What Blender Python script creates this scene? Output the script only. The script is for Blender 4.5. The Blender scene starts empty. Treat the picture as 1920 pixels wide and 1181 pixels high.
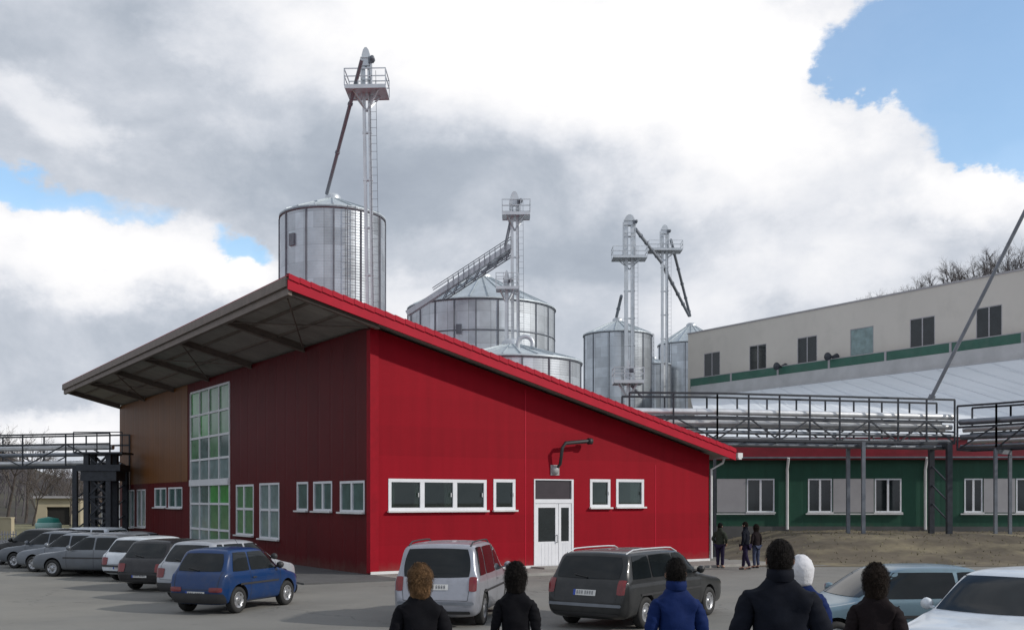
import bpy, bmesh, math, random
from mathutils import Vector, Matrix, noise as mnoise
from mathutils.bvhtree import BVHTree
R = math.radians
random.seed(7)
# ------------------------------------------------------------------ camera
FPX, CX, HY, CH = 2000.0, 960.0, 938.0, 2.5      # focal length in photo pixels, horizon row, eye height
sc = bpy.context.scene
cam = bpy.data.cameras.new('camera'); co = bpy.data.objects.new('camera', cam); sc.collection.objects.link(co)
cam.sensor_width = 36; cam.lens = 36*FPX/1920; cam.shift_y = (HY-590.5)/1920; cam.clip_end = 3000; cam.clip_start = .2
co.location = (0, 0, CH); co.rotation_euler = (R(90), 0, 0); sc.camera = co
sc.view_settings.view_transform = 'Standard'; sc.view_settings.look = 'None'; sc.view_settings.exposure = 0; sc.view_settings.gamma = 1
SUN = Vector((.93, -.24, .55)).normalized()
sd = bpy.data.lights.new('sun', 'SUN'); sd.energy = 2.6; sd.angle = R(1.2); sd.color = (1, .95, .88)
so = bpy.data.objects.new('sun', sd); sc.collection.objects.link(so)
so.rotation_euler = SUN.to_track_quat('Z', 'Y').to_euler()
# ------------------------------------------------------------------ world: nishita sky + clouds by direction
world = bpy.data.worlds.new('World'); sc.world = world; world.use_nodes = True
nt = world.node_tree; nt.nodes.clear()
def N(t, nt=nt, **k):
    n = nt.nodes.new(t)
    for a, b in k.items(): setattr(n, a, b)
    return n
def math_(op, a, b=None, nt=nt, clamp=False):
    n = nt.nodes.new('ShaderNodeMath'); n.operation = op; n.use_clamp = clamp
    for i, v in enumerate((a, b)):
        if v is None: continue
        if isinstance(v, (int, float)): n.inputs[i].default_value = v
        else: nt.links.new(v, n.inputs[i])
    return n.outputs[0]
def vmath(op, a, b, nt=nt):
    n = nt.nodes.new('ShaderNodeVectorMath'); n.operation = op
    for i, v in enumerate((a, b)):
        if isinstance(v, (tuple, list, Vector)): n.inputs[i].default_value = v
        elif v is not None: nt.links.new(v, n.inputs[i])
    return n
def ramp(fac, stops, nt=nt, interp='LINEAR'):
    n = nt.nodes.new('ShaderNodeValToRGB'); n.color_ramp.interpolation = interp
    el = n.color_ramp.elements
    while len(el) < len(stops): el.new(.5)
    for e, (p, c) in zip(el, stops): e.position = p; e.color = (*c, 1) if len(c) == 3 else c
    nt.links.new(fac, n.inputs[0]); return n.outputs[0]
def fbm(vec, scale, detail=6, rough=.55, nt=nt, dist=0):
    n = nt.nodes.new('ShaderNodeTexNoise'); n.inputs['Scale'].default_value = scale; n.inputs['Detail'].default_value = detail
    n.inputs['Roughness'].default_value = rough; n.inputs['Distortion'].default_value = dist
    nt.links.new(vec, n.inputs['Vector']); return n
tc = N('ShaderNodeTexCoord')
base = vmath('MULTIPLY', tc.outputs['Generated'], (1, 1, 1.5)).outputs[0]
w1 = fbm(base, 5.0, 8, .58); w2 = fbm(base, 14.0, 6, .6)
wa = vmath('SUBTRACT', w1.outputs['Color'], (.5, .5, .5)); wb = vmath('SUBTRACT', w2.outputs['Color'], (.5, .5, .5))
wa = vmath('MULTIPLY', wa.outputs[0], (.26, .1, .15)); wb = vmath('MULTIPLY', wb.outputs[0], (.06, .03, .05))
wd = vmath('ADD', tc.outputs['Generated'], wa.outputs[0]); wd = vmath('ADD', wd.outputs[0], wb.outputs[0]).outputs[0]
def dirpx(x, y): return Vector(((x-CX)/FPX, 1, (HY-y)/FPX)).normalized()
def blob(x, y, rx, ry):
    c = dirpx(x, y)
    d = vmath('SUBTRACT', wd, c).outputs[0]
    d = vmath('MULTIPLY', d, (FPX/rx, 0, FPX/ry))
    l = nt.nodes.new('ShaderNodeVectorMath'); l.operation = 'LENGTH'; nt.links.new(d.outputs[0], l.inputs[0])
    mr = nt.nodes.new('ShaderNodeMapRange'); mr.interpolation_type = 'SMOOTHSTEP'
    mr.inputs[1].default_value = 1.15; mr.inputs[2].default_value = .25; mr.inputs[3].default_value = 0; mr.inputs[4].default_value = 1
    nt.links.new(l.outputs['Value'], mr.inputs[0]); return mr.outputs[0]
def summed(items, start):
    acc = start
    for (x, y, rx, ry, wgt) in items:
        acc = math_('ADD', acc, math_('MULTIPLY', blob(x, y, rx, ry), wgt))
    return acc
nb = fbm(base, 7.0, 10, .62, dist=.2)
n0 = math_('MULTIPLY', math_('SUBTRACT', nb.outputs['Fac'], .5), .85)
bright = summed([
 (1000, 60, 620, 200, .52), (1400, 170, 330, 230, .52), (1560, 420, 260, 240, .22), (1350, 560, 300, 90, .14),
 (160, 60, 330, 130, -.10), (560, 300, 430, 130, -.10), (860, 370, 420, 80, -.14), (140, 215, 90, 70, .22), (420, 230, 110, 50, .14),
 (180, 500, 340, 95, .55), (470, 520, 120, 60, .40), (260, 640, 420, 60, -.02), (120, 780, 300, 45, .42),
 (1880, 370, 200, 90, .5), (1080, 450, 170, 70, -.10), (1300, 420, 110, 60, .10), (1420, 470, 150, 50, -.08), (860, 560, 240, 60, .15),
 (680, 560, 160, 80, .16), (350, 60, 100, 60, .12),
], math_('ADD', n0, .44))
blue = summed([
 (1960, 20, 330, 150, 1.15), (1930, 180, 190, 140, 1.1), (1830, 290, 60, 80, .8), (1700, 10, 130, 80, .7), (1530, 165, 130, 100, -1.0), (1740, 210, 90, 110, .5), (50, 385, 260, 50, .75), (420, 462, 110, 40, .75), (1300,-900,900,500,.8),
 (180,690,260,40,.12), (-200, 150, 200, 300, .3),
], math_('ADD', math_('MULTIPLY', n0, -.9), 0.0))
bluem = N('ShaderNodeMapRange'); bluem.interpolation_type = 'SMOOTHSTEP'
bluem.inputs[1].default_value = .32; bluem.inputs[2].default_value = .78; bluem.inputs[4].default_value = .90; nt.links.new(blue, bluem.inputs[0])
ccol = ramp(bright, [(0.0, (.33, .375, .45)), (.28, (.44, .49, .565)), (.46, (.60, .64, .71)), (.64, (.80, .82, .87)), (.85, (.96, .96, .98)), (1, (1.04, 1.03, 1.03))])
sky = N('ShaderNodeTexSky', sky_type='NISHITA'); sky.sun_disc = False
sky.sun_elevation = math.asin(SUN.z); sky.sun_rotation = math.atan2(SUN.x, SUN.y); sky.dust_density = .6; sky.ozone_density = 1.5
skyx = vmath('MULTIPLY', sky.outputs[0], (1.3, 1.4, 1.4)).outputs[0]
bgs = N('ShaderNodeBackground'); nt.links.new(skyx, bgs.inputs[0]); bgs.inputs[1].default_value = .15
bgc = N('ShaderNodeBackground'); nt.links.new(ccol, bgc.inputs[0]); bgc.inputs[1].default_value = 1.0
mx = N('ShaderNodeMixShader'); nt.links.new(bluem.outputs[0], mx.inputs[0]); nt.links.new(bgc.outputs[0], mx.inputs[1]); nt.links.new(bgs.outputs[0], mx.inputs[2])
wo = N('ShaderNodeOutputWorld'); nt.links.new(mx.outputs[0], wo.inputs[0])
world.cycles.sampling_method = 'MANUAL'; world.cycles.sample_map_resolution = 512

# ------------------------------------------------------------------ helpers
def W(x, y, Y): return Vector(((x-CX)/FPX*Y, Y, CH+(HY-y)/FPX*Y))
def G(x, y): return W(x, y, CH*FPX/(y-HY))
def tag(o, label=None, cat=None, group=None, kind=None):
    if label: o['label'] = label
    if cat: o['category'] = cat
    if group: o['group'] = group
    if kind: o['kind'] = kind
    return o
def link(o): sc.collection.objects.link(o); return o
def thing(name, label, cat, loc=(0, 0, 0), rz=0, group=None):
    o = link(bpy.data.objects.new(name, None)); o.location = loc; o.rotation_euler = (0, 0, rz); o.empty_display_size = .3
    return tag(o, label, cat, group)
def kids(o): return [c for c in sc.collection.objects if c.parent == o]
def copy_tree(o, parent=None):
    c = o.copy(); link(c); c.parent = parent
    for ch in kids(o): copy_tree(ch, c)
    return c
class MB:
    def __init__(s): s.v = []; s.f = []; s.m = []; s.sm = []
    def add(s, vs, fs, mat=0, smooth=False):
        b = len(s.v); s.v += [tuple(v) for v in vs]
        for f in fs: s.f.append(tuple(b+i for i in f)); s.m.append(mat); s.sm.append(smooth)
        return s
    def box(s, x0, x1, y0, y1, z0, z1, mat=0):
        vs = [(x, y, z) for z in (z0, z1) for y in (y0, y1) for x in (x0, x1)]
        return s.add(vs, [(0, 2, 3, 1), (4, 5, 7, 6), (0, 1, 5, 4), (2, 6, 7, 3), (0, 4, 6, 2), (1, 3, 7, 5)], mat)
    def beam(s, p0, p1, w, h, mat=0, up=(0, 0, 1)):
        p0 = Vector(p0); p1 = Vector(p1); d = (p1-p0).normalized(); up = Vector(up)
        if abs(d.dot(up)) > .98: up = Vector((0, 1, 0))
        a = d.cross(up).normalized(); b = a.cross(d).normalized()
        vs = [p+a*sx*w/2+b*sy*h/2 for p in (p0, p1) for sx, sy in ((-1, -1), (1, -1), (1, 1), (-1, 1))]
        return s.add(vs, [(3, 2, 1, 0), (4, 5, 6, 7), (0, 1, 5, 4), (1, 2, 6, 5), (2, 3, 7, 6), (3, 0, 4, 7)], mat)
    def tube(s, pts, r, n=8, mat=0, r1=None, cap=True):
        pts = [Vector(p) for p in pts]; rings = []; k = len(pts); u = None
        for i, p in enumerate(pts):
            d = ((pts[min(i+1, k-1)]-pts[max(i-1, 0)])).normalized()
            if u is None:
                u = d.orthogonal().normalized()
            else:
                u = (u-d*u.dot(d)).normalized()
            w = d.cross(u); rr = r if r1 is None else r+(r1-r)*i/(k-1)
            rings.append([p+(u*math.cos(2*math.pi*j/n)+w*math.sin(2*math.pi*j/n))*rr for j in range(n)])
        vs = [v for rg in rings for v in rg]
        fs = [(i*n+j, i*n+(j+1) % n, (i+1)*n+(j+1) % n, (i+1)*n+j) for i in range(k-1) for j in range(n)]
        s.add(vs, fs, mat, n > 5)
        if cap: s.add(rings[0], [tuple(range(n))[::-1]], mat); s.add(rings[-1], [tuple(range(n))], mat)
        return s
    def lathe(s, prof, c=(0, 0, 0), n=32, mat=0, smooth=True, axis='z'):
        c = Vector(c); vs = []
        for (r, z) in prof:
            for j in range(n):
                a = 2*math.pi*j/n
                q = (r*math.cos(a), r*math.sin(a), z) if axis == 'z' else ((r*math.cos(a), z, r*math.sin(a)) if axis == 'y' else (z, r*math.cos(a), r*math.sin(a)))
                vs.append(c+Vector(q))
        fs = [(i*n+j, i*n+(j+1) % n, (i+1)*n+(j+1) % n, (i+1)*n+j) for i in range(len(prof)-1) for j in range(n)]
        return s.add(vs, fs, mat, smooth)
    def quad(s, a, b, c, d, mat=0): return s.add([a, b, c, d], [(0, 1, 2, 3)], mat)
    def build(s, name, mats, parent=None, fix=True):
        me = bpy.data.meshes.new(name); me.from_pydata(s.v, [], s.f); me.update()
        if not isinstance(mats, (list, tuple)): mats = [mats]
        for m in mats: me.materials.append(m)
        me.polygons.foreach_set('material_index', s.m); me.polygons.foreach_set('use_smooth', s.sm)
        if fix:
            bm = bmesh.new(); bm.from_mesh(me); bmesh.ops.recalc_face_normals(bm, faces=bm.faces); bm.to_mesh(me); bm.free()
        o = link(bpy.data.objects.new(name, me)); o.parent = parent
        return o
def P(name, col, rough=.6, metal=0., var=.12, scale=3., bump=0., bscale=20., spec=.5, coat=0., dirt=None):
    m = bpy.data.materials.new(name); m.use_nodes = True; t = m.node_tree; b = t.nodes['Principled BSDF']
    b.inputs['Roughness'].default_value = rough; b.inputs['Metallic'].default_value = metal
    b.inputs['Specular IOR Level'].default_value = spec; b.inputs['Coat Weight'].default_value = coat; b.inputs['Coat Roughness'].default_value = .05
    tcn = t.nodes.new('ShaderNodeTexCoord'); v = tcn.outputs['Object']
    n = fbm(v, scale, 7, .6, t)
    lo = tuple(c*(1-var) for c in col); hi = tuple(min(1, c*(1+var)) for c in col)
    c = ramp(n.outputs['Fac'], [(.3, lo), (.7, hi)], t)
    if dirt:
        n2 = fbm(v, dirt[1], 8, .65, t); f = ramp(n2.outputs['Fac'], [(.48, (0, 0, 0)), (.72, (1, 1, 1))], t)
        mxn = t.nodes.new('ShaderNodeMix'); mxn.data_type = 'RGBA'; t.links.new(f, mxn.inputs[0]); t.links.new(c, mxn.inputs[6]); mxn.inputs[7].default_value = (*dirt[0], 1); c = mxn.outputs[2]
    t.links.new(c, b.inputs['Base Color'])
    if bump:
        n3 = fbm(v, bscale, 6, .6, t); bp = t.nodes.new('ShaderNodeBump'); bp.inputs['Strength'].default_value = min(1, bump); bp.inputs['Distance'].default_value = .02
        t.links.new(n3.outputs['Fac'], bp.inputs['Height']); t.links.new(bp.outputs[0], b.inputs['Normal'])
    
    return m
def cladding(name, col, axis, pitch, depth=.35, rough=.45, var=.07, panel=None):
    """profiled sheet metal: ribs every `pitch` metres along local axis, panel joints, faint streaks"""
    m = P(name, col, rough, 0, var, .8, spec=.12 if col[0] > 3*col[1] else .35); t = m.node_tree; b = t.nodes['Principled BSDF']
    tcn = t.nodes.new('ShaderNodeTexCoord'); sp = t.nodes.new('ShaderNodeSeparateXYZ'); t.links.new(tcn.outputs['Object'], sp.inputs[0])
    a = sp.outputs['XYZ'.index(axis)]
    fr = math_('FRACT', math_('MULTIPLY', a, 1/pitch, t), None, t)
    h = ramp(fr, [(0, (0, 0, 0)), (.12, (1, 1, 1)), (.88, (1, 1, 1)), (1, (0, 0, 0))], t)
    bp = t.nodes.new('ShaderNodeBump'); bp.inputs['Strength'].default_value = depth; bp.inputs['Distance'].default_value = .03
    t.links.new(h, bp.inputs['Height']); t.links.new(bp.outputs[0], b.inputs['Normal'])
    # every sheet ages a little differently, streaks run down
    mp = t.nodes.new('ShaderNodeMapping'); mp.inputs['Scale'].default_value = (2.2, 2.2, .12); t.links.new(tcn.outputs['Object'], mp.inputs[0])
    n = fbm(mp.outputs[0], 1.6, 6, .6, t)
    wn = t.nodes.new('ShaderNodeTexWhiteNoise'); wn.noise_dimensions = '1D'
    t.links.new(math_('FLOOR', math_('MULTIPLY', a, 1/(panel or pitch), t), None, t), wn.inputs['W'])
    k = math_('ADD', math_('MULTIPLY', n.outputs['Fac'], .35, t), math_('MULTIPLY', wn.outputs['Value'], .12, t), t); k = math_('ADD', k, .76, t)
    src = b.inputs['Base Color'].links[0].from_socket
    mm = vmath('SCALE', src, None, t); t.links.new(k, mm.inputs['Scale']); t.links.new(mm.outputs[0], b.inputs['Base Color'])
    return m
def galv(name, col=(.42, .46, .5), rough=.38, metal=.75, panels=True, ph=.9, pa=16):
    """galvanised steel: sheet-to-sheet spangle differences, horizontal corrugation"""
    m = P(name, col, rough, metal, .12, 1.2); t = m.node_tree; b = t.nodes['Principled BSDF']
    tcn = t.nodes.new('ShaderNodeTexCoord'); sp = t.nodes.new('ShaderNodeSeparateXYZ'); t.links.new(tcn.outputs['Object'], sp.inputs[0])
    z = sp.outputs[2]; src = b.inputs['Base Color'].links[0].from_socket
    if panels:
        ang = math_('MULTIPLY', math_('ARCTAN2', sp.outputs[1], sp.outputs[0], t), pa/6.2832, t)
        row = math_('FLOOR', math_('MULTIPLY', z, 1/ph, t), None, t)
        colm = math_('FLOOR', math_('ADD', ang, math_('MULTIPLY', math_('MODULO', row, 2, t), .5, t), t), None, t)
        cb = t.nodes.new('ShaderNodeCombineXYZ'); t.links.new(row, cb.inputs[0]); t.links.new(colm, cb.inputs[1])
        wn = t.nodes.new('ShaderNodeTexWhiteNoise'); wn.noise_dimensions = '2D'; t.links.new(cb.outputs[0], wn.inputs['Vector'])
        cbv = t.nodes.new('ShaderNodeCombineXYZ'); t.links.new(colm, cbv.inputs[0]); wn2 = t.nodes.new('ShaderNodeTexWhiteNoise'); wn2.noise_dimensions = '1D'; t.links.new(math_('FLOOR', ang, None, t), wn2.inputs['W'])
        k = math_('ADD', math_('MULTIPLY', wn.outputs['Value'], .25, t), math_('MULTIPLY', wn2.outputs['Value'], .4, t), t); k = math_('ADD', k, .62, t)
        fz = math_('FRACT', math_('MULTIPLY', z, 1/ph, t), None, t); line = math_('ADD', math_('MULTIPLY', math_('GREATER_THAN', fz, .05, t), .12, t), .88, t)
        fa = math_('FRACT', ang, None, t); la = math_('ADD', math_('MULTIPLY', math_('GREATER_THAN', fa, .03, t), .3, t), .7, t)
        k = math_('MULTIPLY', k, math_('MULTIPLY', line, la, t), t)
        mm = vmath('SCALE', src, None, t); t.links.new(k, mm.inputs['Scale']); t.links.new(mm.outputs[0], b.inputs['Base Color'])
        sn = math_('SINE', math_('MULTIPLY', z, 6.2832/.15, t), None, t)
        bp = t.nodes.new('ShaderNodeBump'); bp.inputs['Strength'].default_value = .10; bp.inputs['Distance'].default_value = .012
        t.links.new(sn, bp.inputs['Height']); t.links.new(bp.outputs[0], b.inputs['Normal'])
    return m
def glass(name, col=(.015, .02, .022), rough=.06, spec=.6): return P(name, col, rough, 0, .3, 1.5, spec=spec)
def paint(name, col, metal=.0, rough=.32): return P(name, col, rough, metal, .06, 2., spec=.3, coat=.35, dirt=(tuple(c*.75+.02 for c in col), 3.))

M = dict(
 asphalt=P('asphalt', (.185, .181, .166), .9, 0, .14, .35, .35, 60, dirt=((.25, .238, .208), .10)),
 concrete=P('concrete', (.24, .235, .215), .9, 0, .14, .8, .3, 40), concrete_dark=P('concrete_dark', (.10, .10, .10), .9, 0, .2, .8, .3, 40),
 kerb=P('kerb', (.30, .29, .27), .9, 0, .15, 2, .2, 30),
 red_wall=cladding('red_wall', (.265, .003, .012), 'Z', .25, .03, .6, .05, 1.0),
 red_wall_shaded=cladding('red_wall_shaded', (.095, .0035, .006), 'Y', 1.1, .25, .5, .1, 1.1),  # red cladding with the side wall's shade put into a darker base colour
 ochre_wall=cladding('ochre_wall', (.16, .056, .009), 'Y', 1.1, .25, .5, .1, 1.1),
 red_roof=P('red_roof', (.40, .004, .022), .5, 0, .1, 2, spec=.2), soffit=cladding('soffit', (.31, .285, .255), 'Y', .28, .6, .6, .15),
 steel_brown=P('steel_brown', (.16, .125, .105), .6, 0, .2, 3), white=P('white', (.72, .73, .76), .45, 0, .05, 3), white_trim=P('white_trim', (.66, .66, .66), .5, 0, .08, 2),
 glass=glass('glass'), glass_green=glass('glass_green', (.07, .21, .085), .15), glass_bluish=glass('glass_bluish', (.19, .27, .27), .12), glass_bright=glass('glass_bright', (.04, .28, .05), .15), glass_teal=glass('glass_teal', (.07, .13, .12), .12),
 galv=galv('galv', (.54, .58, .62), .36, .72), galv_big=galv('galv_big', (.58, .62, .66), .45, .55, True, 1.1, 22), galv_plain=galv('galv_plain', (.56, .59, .62), .45, .55, False),
 spout_grey=P('spout_grey', (.20, .22, .25), .7, 0, .15, 3), galv_roof=galv('galv_roof', (.50, .55, .58), .5, .35, False), steel_dark=P('steel_dark', (.035, .04, .05), .5, .2, .3, 4), steel_grey=P('steel_grey', (.17, .185, .21), .5, .3, .2, 3),
 lag=P('lag', (.68, .69, .7), .4, .6, .12, 2, .3, 6), lag_dark=P('lag_dark', (.22, .24, .27), .4, .6, .2, 2),
 white_wall=P('white_wall', (.60, .565, .51), .85, 0, .05, .25, .15, 20, dirt=((.54, .51, .46), .5)),
 green_strip=P('green_strip', (.035, .12, .085), .6, 0, .15, 1, dirt=((.06, .13, .10), 1.2)), green_wall=cladding('green_wall', (.015, .074, .046), 'X', 1.0, .2, .55, .15, 3),
 pale_roof=P('pale_roof', (.74, .77, .80), .55, 0, .05, .3, dirt=((.66, .69, .72), .15)), roof_band=P('roof_band', (.45, .45, .45), .7, 0, .12, .7),
 maroon_fascia=P('maroon_fascia', (.20, .007, .018), .5, 0, .25, 1), panel_grey=P('panel_grey', (.36, .35, .36), .6, 0, .08, 1),
 rubber=P('rubber', (.02, .02, .02), .8, 0, .2, 5), rim=P('rim', (.42, .43, .45), .35, .7, .1, 5), black_plastic=P('black_plastic', (.028, .028, .03), .55, 0, .2, 5),
 car_glass=glass('car_glass', (.010, .013, .015), .03, .3), lens_red=P('lens_red', (.16, .004, .006), .25, 0, .2, 6, coat=.5), lens_clear=P('lens_clear', (.6, .6, .6), .12, .2, .1, 6, coat=.8), plate=P('plate', (.62, .62, .6), .5, 0, .06, 5), plate_ink=P('plate_ink', (.03, .03, .05), .5), plate_blue=P('plate_blue', (.02, .06, .35), .5),
 soil=P('soil', (.105, .086, .06), .95, 0, .35, .5, .6, 8, dirt=((.235, .20, .125), .45)), grass=P('grass', (.16, .15, .08), .95, 0, .35, .4, .5, 10, dirt=((.14, .12, .06), .3)),
 hill=P('hill', (.040, .034, .028), .95, 0, .4, .08, .5, 3, dirt=((.065, .06, .03), .05)), bark=P('bark', (.085, .07, .06), .9, 0, .3, 3), bark_far=P('bark_far', (.10, .09, .095), .9, 0, .3, 3),
 cream=P('cream', (.42, .37, .26), .85, 0, .12, .6), dark_open=P('dark_open', (.015, .014, .012), .8), teal=P('teal', (.015, .19, .15), .45, 0, .12, 2), teal_light=P('teal_light', (.25, .42, .38), .45, 0, .1, 2),
 skin=P('skin', (.46, .26, .18), .55, 0, .08, 8), hair_black=P('hair_black', (.010, .008, .007), .7, 0, .4, 30, .7, 90, spec=.15), hair_blond=P('hair_blond', (.14, .078, .036), .7, 0, .6, 14, .8, 70, spec=.2), hair_brown=P('hair_brown', (.018, .012, .009), .7, 0, .4, 20, .7, 80, spec=.15),
 cloth_black=P('cloth_black', (.006, .006, .008), .85, 0, .25, 5, .25, 12, spec=.12), cloth_navy=P('cloth_navy', (.006, .0075, .013), .8, 0, .3, 5, .25, 12, spec=.12), cloth_blue=P('cloth_blue', (.006, .018, .085), .75, 0, .15, 5, .25, 12, spec=.12), cloth_purple=P('cloth_purple', (.022, .017, .04), .85, 0, .2, 5, .4, 12, spec=.12), cloth_olive=P('cloth_olive', (.035, .04, .03), .85, 0, .2, 5, .4, 12, spec=.12), cloth_brown=P('cloth_brown', (.014, .010, .011), .85, 0, .25, 5, .4, 12, spec=.12), cloth_white=P('cloth_white', (.62, .62, .64), .8, 0, .08, 8, .4, 40), cloth_grey=P('cloth_grey', (.22, .23, .25), .8, 0, .15, 8, .4, 40), jeans=P('jeans', (.03, .04, .08), .85, 0, .2, 8),
 brick=P('brick', (.16, .11, .08), .9, 0, .4, 3, .4, 15),
)
# see-through window glass: tinted transparency under a mirror-like coat
m_ = bpy.data.materials.new('clear_glass'); m_.use_nodes = True; t_ = m_.node_tree; t_.nodes.clear()
a_ = t_.nodes.new('ShaderNodeBsdfTransparent'); a_.inputs[0].default_value = (.55, .62, .58, 1); b_ = t_.nodes.new('ShaderNodeBsdfGlossy'); b_.inputs[0].default_value = (.9, .95, .95, 1); b_.inputs['Roughness'].default_value = .015
l_ = t_.nodes.new('ShaderNodeLayerWeight'); l_.inputs[0].default_value = .35; x_ = t_.nodes.new('ShaderNodeMixShader'); o_ = t_.nodes.new('ShaderNodeOutputMaterial')
t_.links.new(math_('ADD', math_('MULTIPLY', l_.outputs['Fresnel'], .8, t_), .02, t_), x_.inputs[0]); t_.links.new(a_.outputs[0], x_.inputs[1]); t_.links.new(b_.outputs[0], x_.inputs[2]); t_.links.new(x_.outputs[0], o_.inputs[0]); M['clear_glass'] = m_
M['room'] = P('room', (.30, .31, .27), .9, 0, .1, 1); M['curtain'] = P('curtain', (.45, .47, .42), .9, 0, .1, 3)
# ------------------------------------------------------------------ ground
def splash(m, col, top_=.7):
    t = m.node_tree; b = t.nodes['Principled BSDF']; tcn = t.nodes.new('ShaderNodeTexCoord'); sp = t.nodes.new('ShaderNodeSeparateXYZ'); t.links.new(tcn.outputs['Object'], sp.inputs[0])
    n = fbm(tcn.outputs['Object'], 2.2, 8, .7, t); k = math_('SUBTRACT', math_('MULTIPLY', n.outputs['Fac'], 1.3, t), math_('MULTIPLY', sp.outputs[2], 1/top_, t), t, True)
    k = math_('MULTIPLY', k, .55, t); src = b.inputs['Base Color'].links[0].from_socket
    mxn = t.nodes.new('ShaderNodeMix'); mxn.data_type = 'RGBA'; t.links.new(k, mxn.inputs[0]); t.links.new(src, mxn.inputs[6]); mxn.inputs[7].default_value = (*col, 1); t.links.new(mxn.outputs[2], b.inputs['Base Color'])
for k_ in ('red_wall', 'red_wall_shaded', 'green_wall'): splash(M[k_], (.14, .11, .09))
def add_cracks(m, sc_, col):
    t = m.node_tree; b = t.nodes['Principled BSDF']; tcn = t.nodes.new('ShaderNodeTexCoord'); n = fbm(tcn.outputs['Object'], 1.3, 5, .6, t)
    v = vmath('ADD', tc_v := tcn.outputs['Object'], vmath('MULTIPLY', n.outputs['Color'], (1.6, 1.6, 0), t).outputs[0], t).outputs[0]
    vo = t.nodes.new('ShaderNodeTexVoronoi'); vo.feature = 'DISTANCE_TO_EDGE'; vo.inputs['Scale'].default_value = sc_; t.links.new(v, vo.inputs['Vector'])
    f = ramp(vo.outputs['Distance'], [(0, (1, 1, 1)), (.007, (0, 0, 0))], t); n2 = fbm(tcn.outputs['Object'], .22, 3, .5, t); g = ramp(n2.outputs['Fac'], [(.48, (0, 0, 0)), (.58, (.8, .8, .8))], t)
    n3 = fbm(tcn.outputs['Object'], .9, 4, .7, t); st_ = ramp(n3.outputs['Fac'], [(.64, (0, 0, 0)), (.74, (.5, .5, .5))], t)
    src = b.inputs['Base Color'].links[0].from_socket; k = math_('MAXIMUM', math_('MULTIPLY', f, g, t), st_, t)
    mxn = t.nodes.new('ShaderNodeMix'); mxn.data_type = 'RGBA'; t.links.new(k, mxn.inputs[0]); t.links.new(src, mxn.inputs[6]); mxn.inputs[7].default_value = (*col, 1); t.links.new(mxn.outputs[2], b.inputs['Base Color'])
add_cracks(M['asphalt'], .22, (.07, .068, .062)); add_cracks(M['concrete'], .5, (.12, .12, .11))
def gz(x, y):
    z = 0
    if y < 13.5: z = .42*min(1, max(0, (13.5-y)/2.5))
    return z
def sheet(name, xs, ys, zf, mat, smooth=True):
    mb = MB(); vs = [(x, y, zf(x, y)) for y in ys for x in xs]; n = len(xs)
    mb.add(vs, [(j*n+i, j*n+i+1, (j+1)*n+i+1, (j+1)*n+i) for j in range(len(ys)-1) for i in range(n-1)], 0, smooth)
    return mb.build(name, mat, None, False)
ys = [-300, -40, 0, 5, 9, 10, 11, 11.5, 12, 12.5, 13, 13.5, 14, 16, 20, 40, 80, 200, 600, 2200]
tag(sheet('ground', [-2500, -300, -60, -20, 0, 20, 60, 300, 2500], ys, gz, M['asphalt']), kind='structure')
TH = math.atan2(2000, 3100.8); D2 = Vector((math.cos(TH), math.sin(TH), 0)); D1 = Vector((-math.sin(TH), math.cos(TH), 0))
C0 = W(695, 1080, CH*FPX/(1080-HY)); C0.z = 0
def local(t, s, z=0): return C0+D2*t+D1*s+Vector((0, 0, z))
def tf(px, off=0):     # distance along the front wall where the sight line through column px meets it
    k = (px-CX)/FPX; o = C0-D1*off; return (k*o.y-o.x)/(D2.x-k*D2.y)
def sf(px):
    k = (px-CX)/FPX; return (k*C0.y-C0.x)/(D1.x-k*D1.y)
def zt(px, y): p = C0+D2*tf(px); return CH+(HY-y)/FPX*p.y
def zs(px, y): p = C0+D1*sf(px); return CH+(HY-y)/FPX*p.y
# pavement around the building (one step of kerb height)
def slab(name, poly, z0, z1, mat, **k):
    mb = MB(); n = len(poly)
    mb.add([(p[0], p[1], z1) for p in poly]+[(p[0], p[1], z0) for p in poly], [tuple(range(n))]+[(i, (i+1) % n, n+(i+1) % n, n+i) for i in range(n)])
    return tag(mb.build(name, mat), **k)
WL, SL = 15.1, 35.5
slab('pavement', [local(-.0, -.01), local(-.0, -2.6), local(WL+1.5, -2.6), local(WL+1.5, -.01)], -.1, .06, M['concrete'], kind='structure')
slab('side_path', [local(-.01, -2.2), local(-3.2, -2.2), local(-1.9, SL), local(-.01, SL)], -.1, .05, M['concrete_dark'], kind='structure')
mb = MB()
for (a, b) in (((0, -2.6), (WL+1.5, -2.6)),):
    mb.beam(local(a[0], a[1]-.08, .02), local(b[0], b[1]-.08, .02), .14, .14)
tag(mb.build('kerb', M['kerb']), kind='structure')
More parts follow.
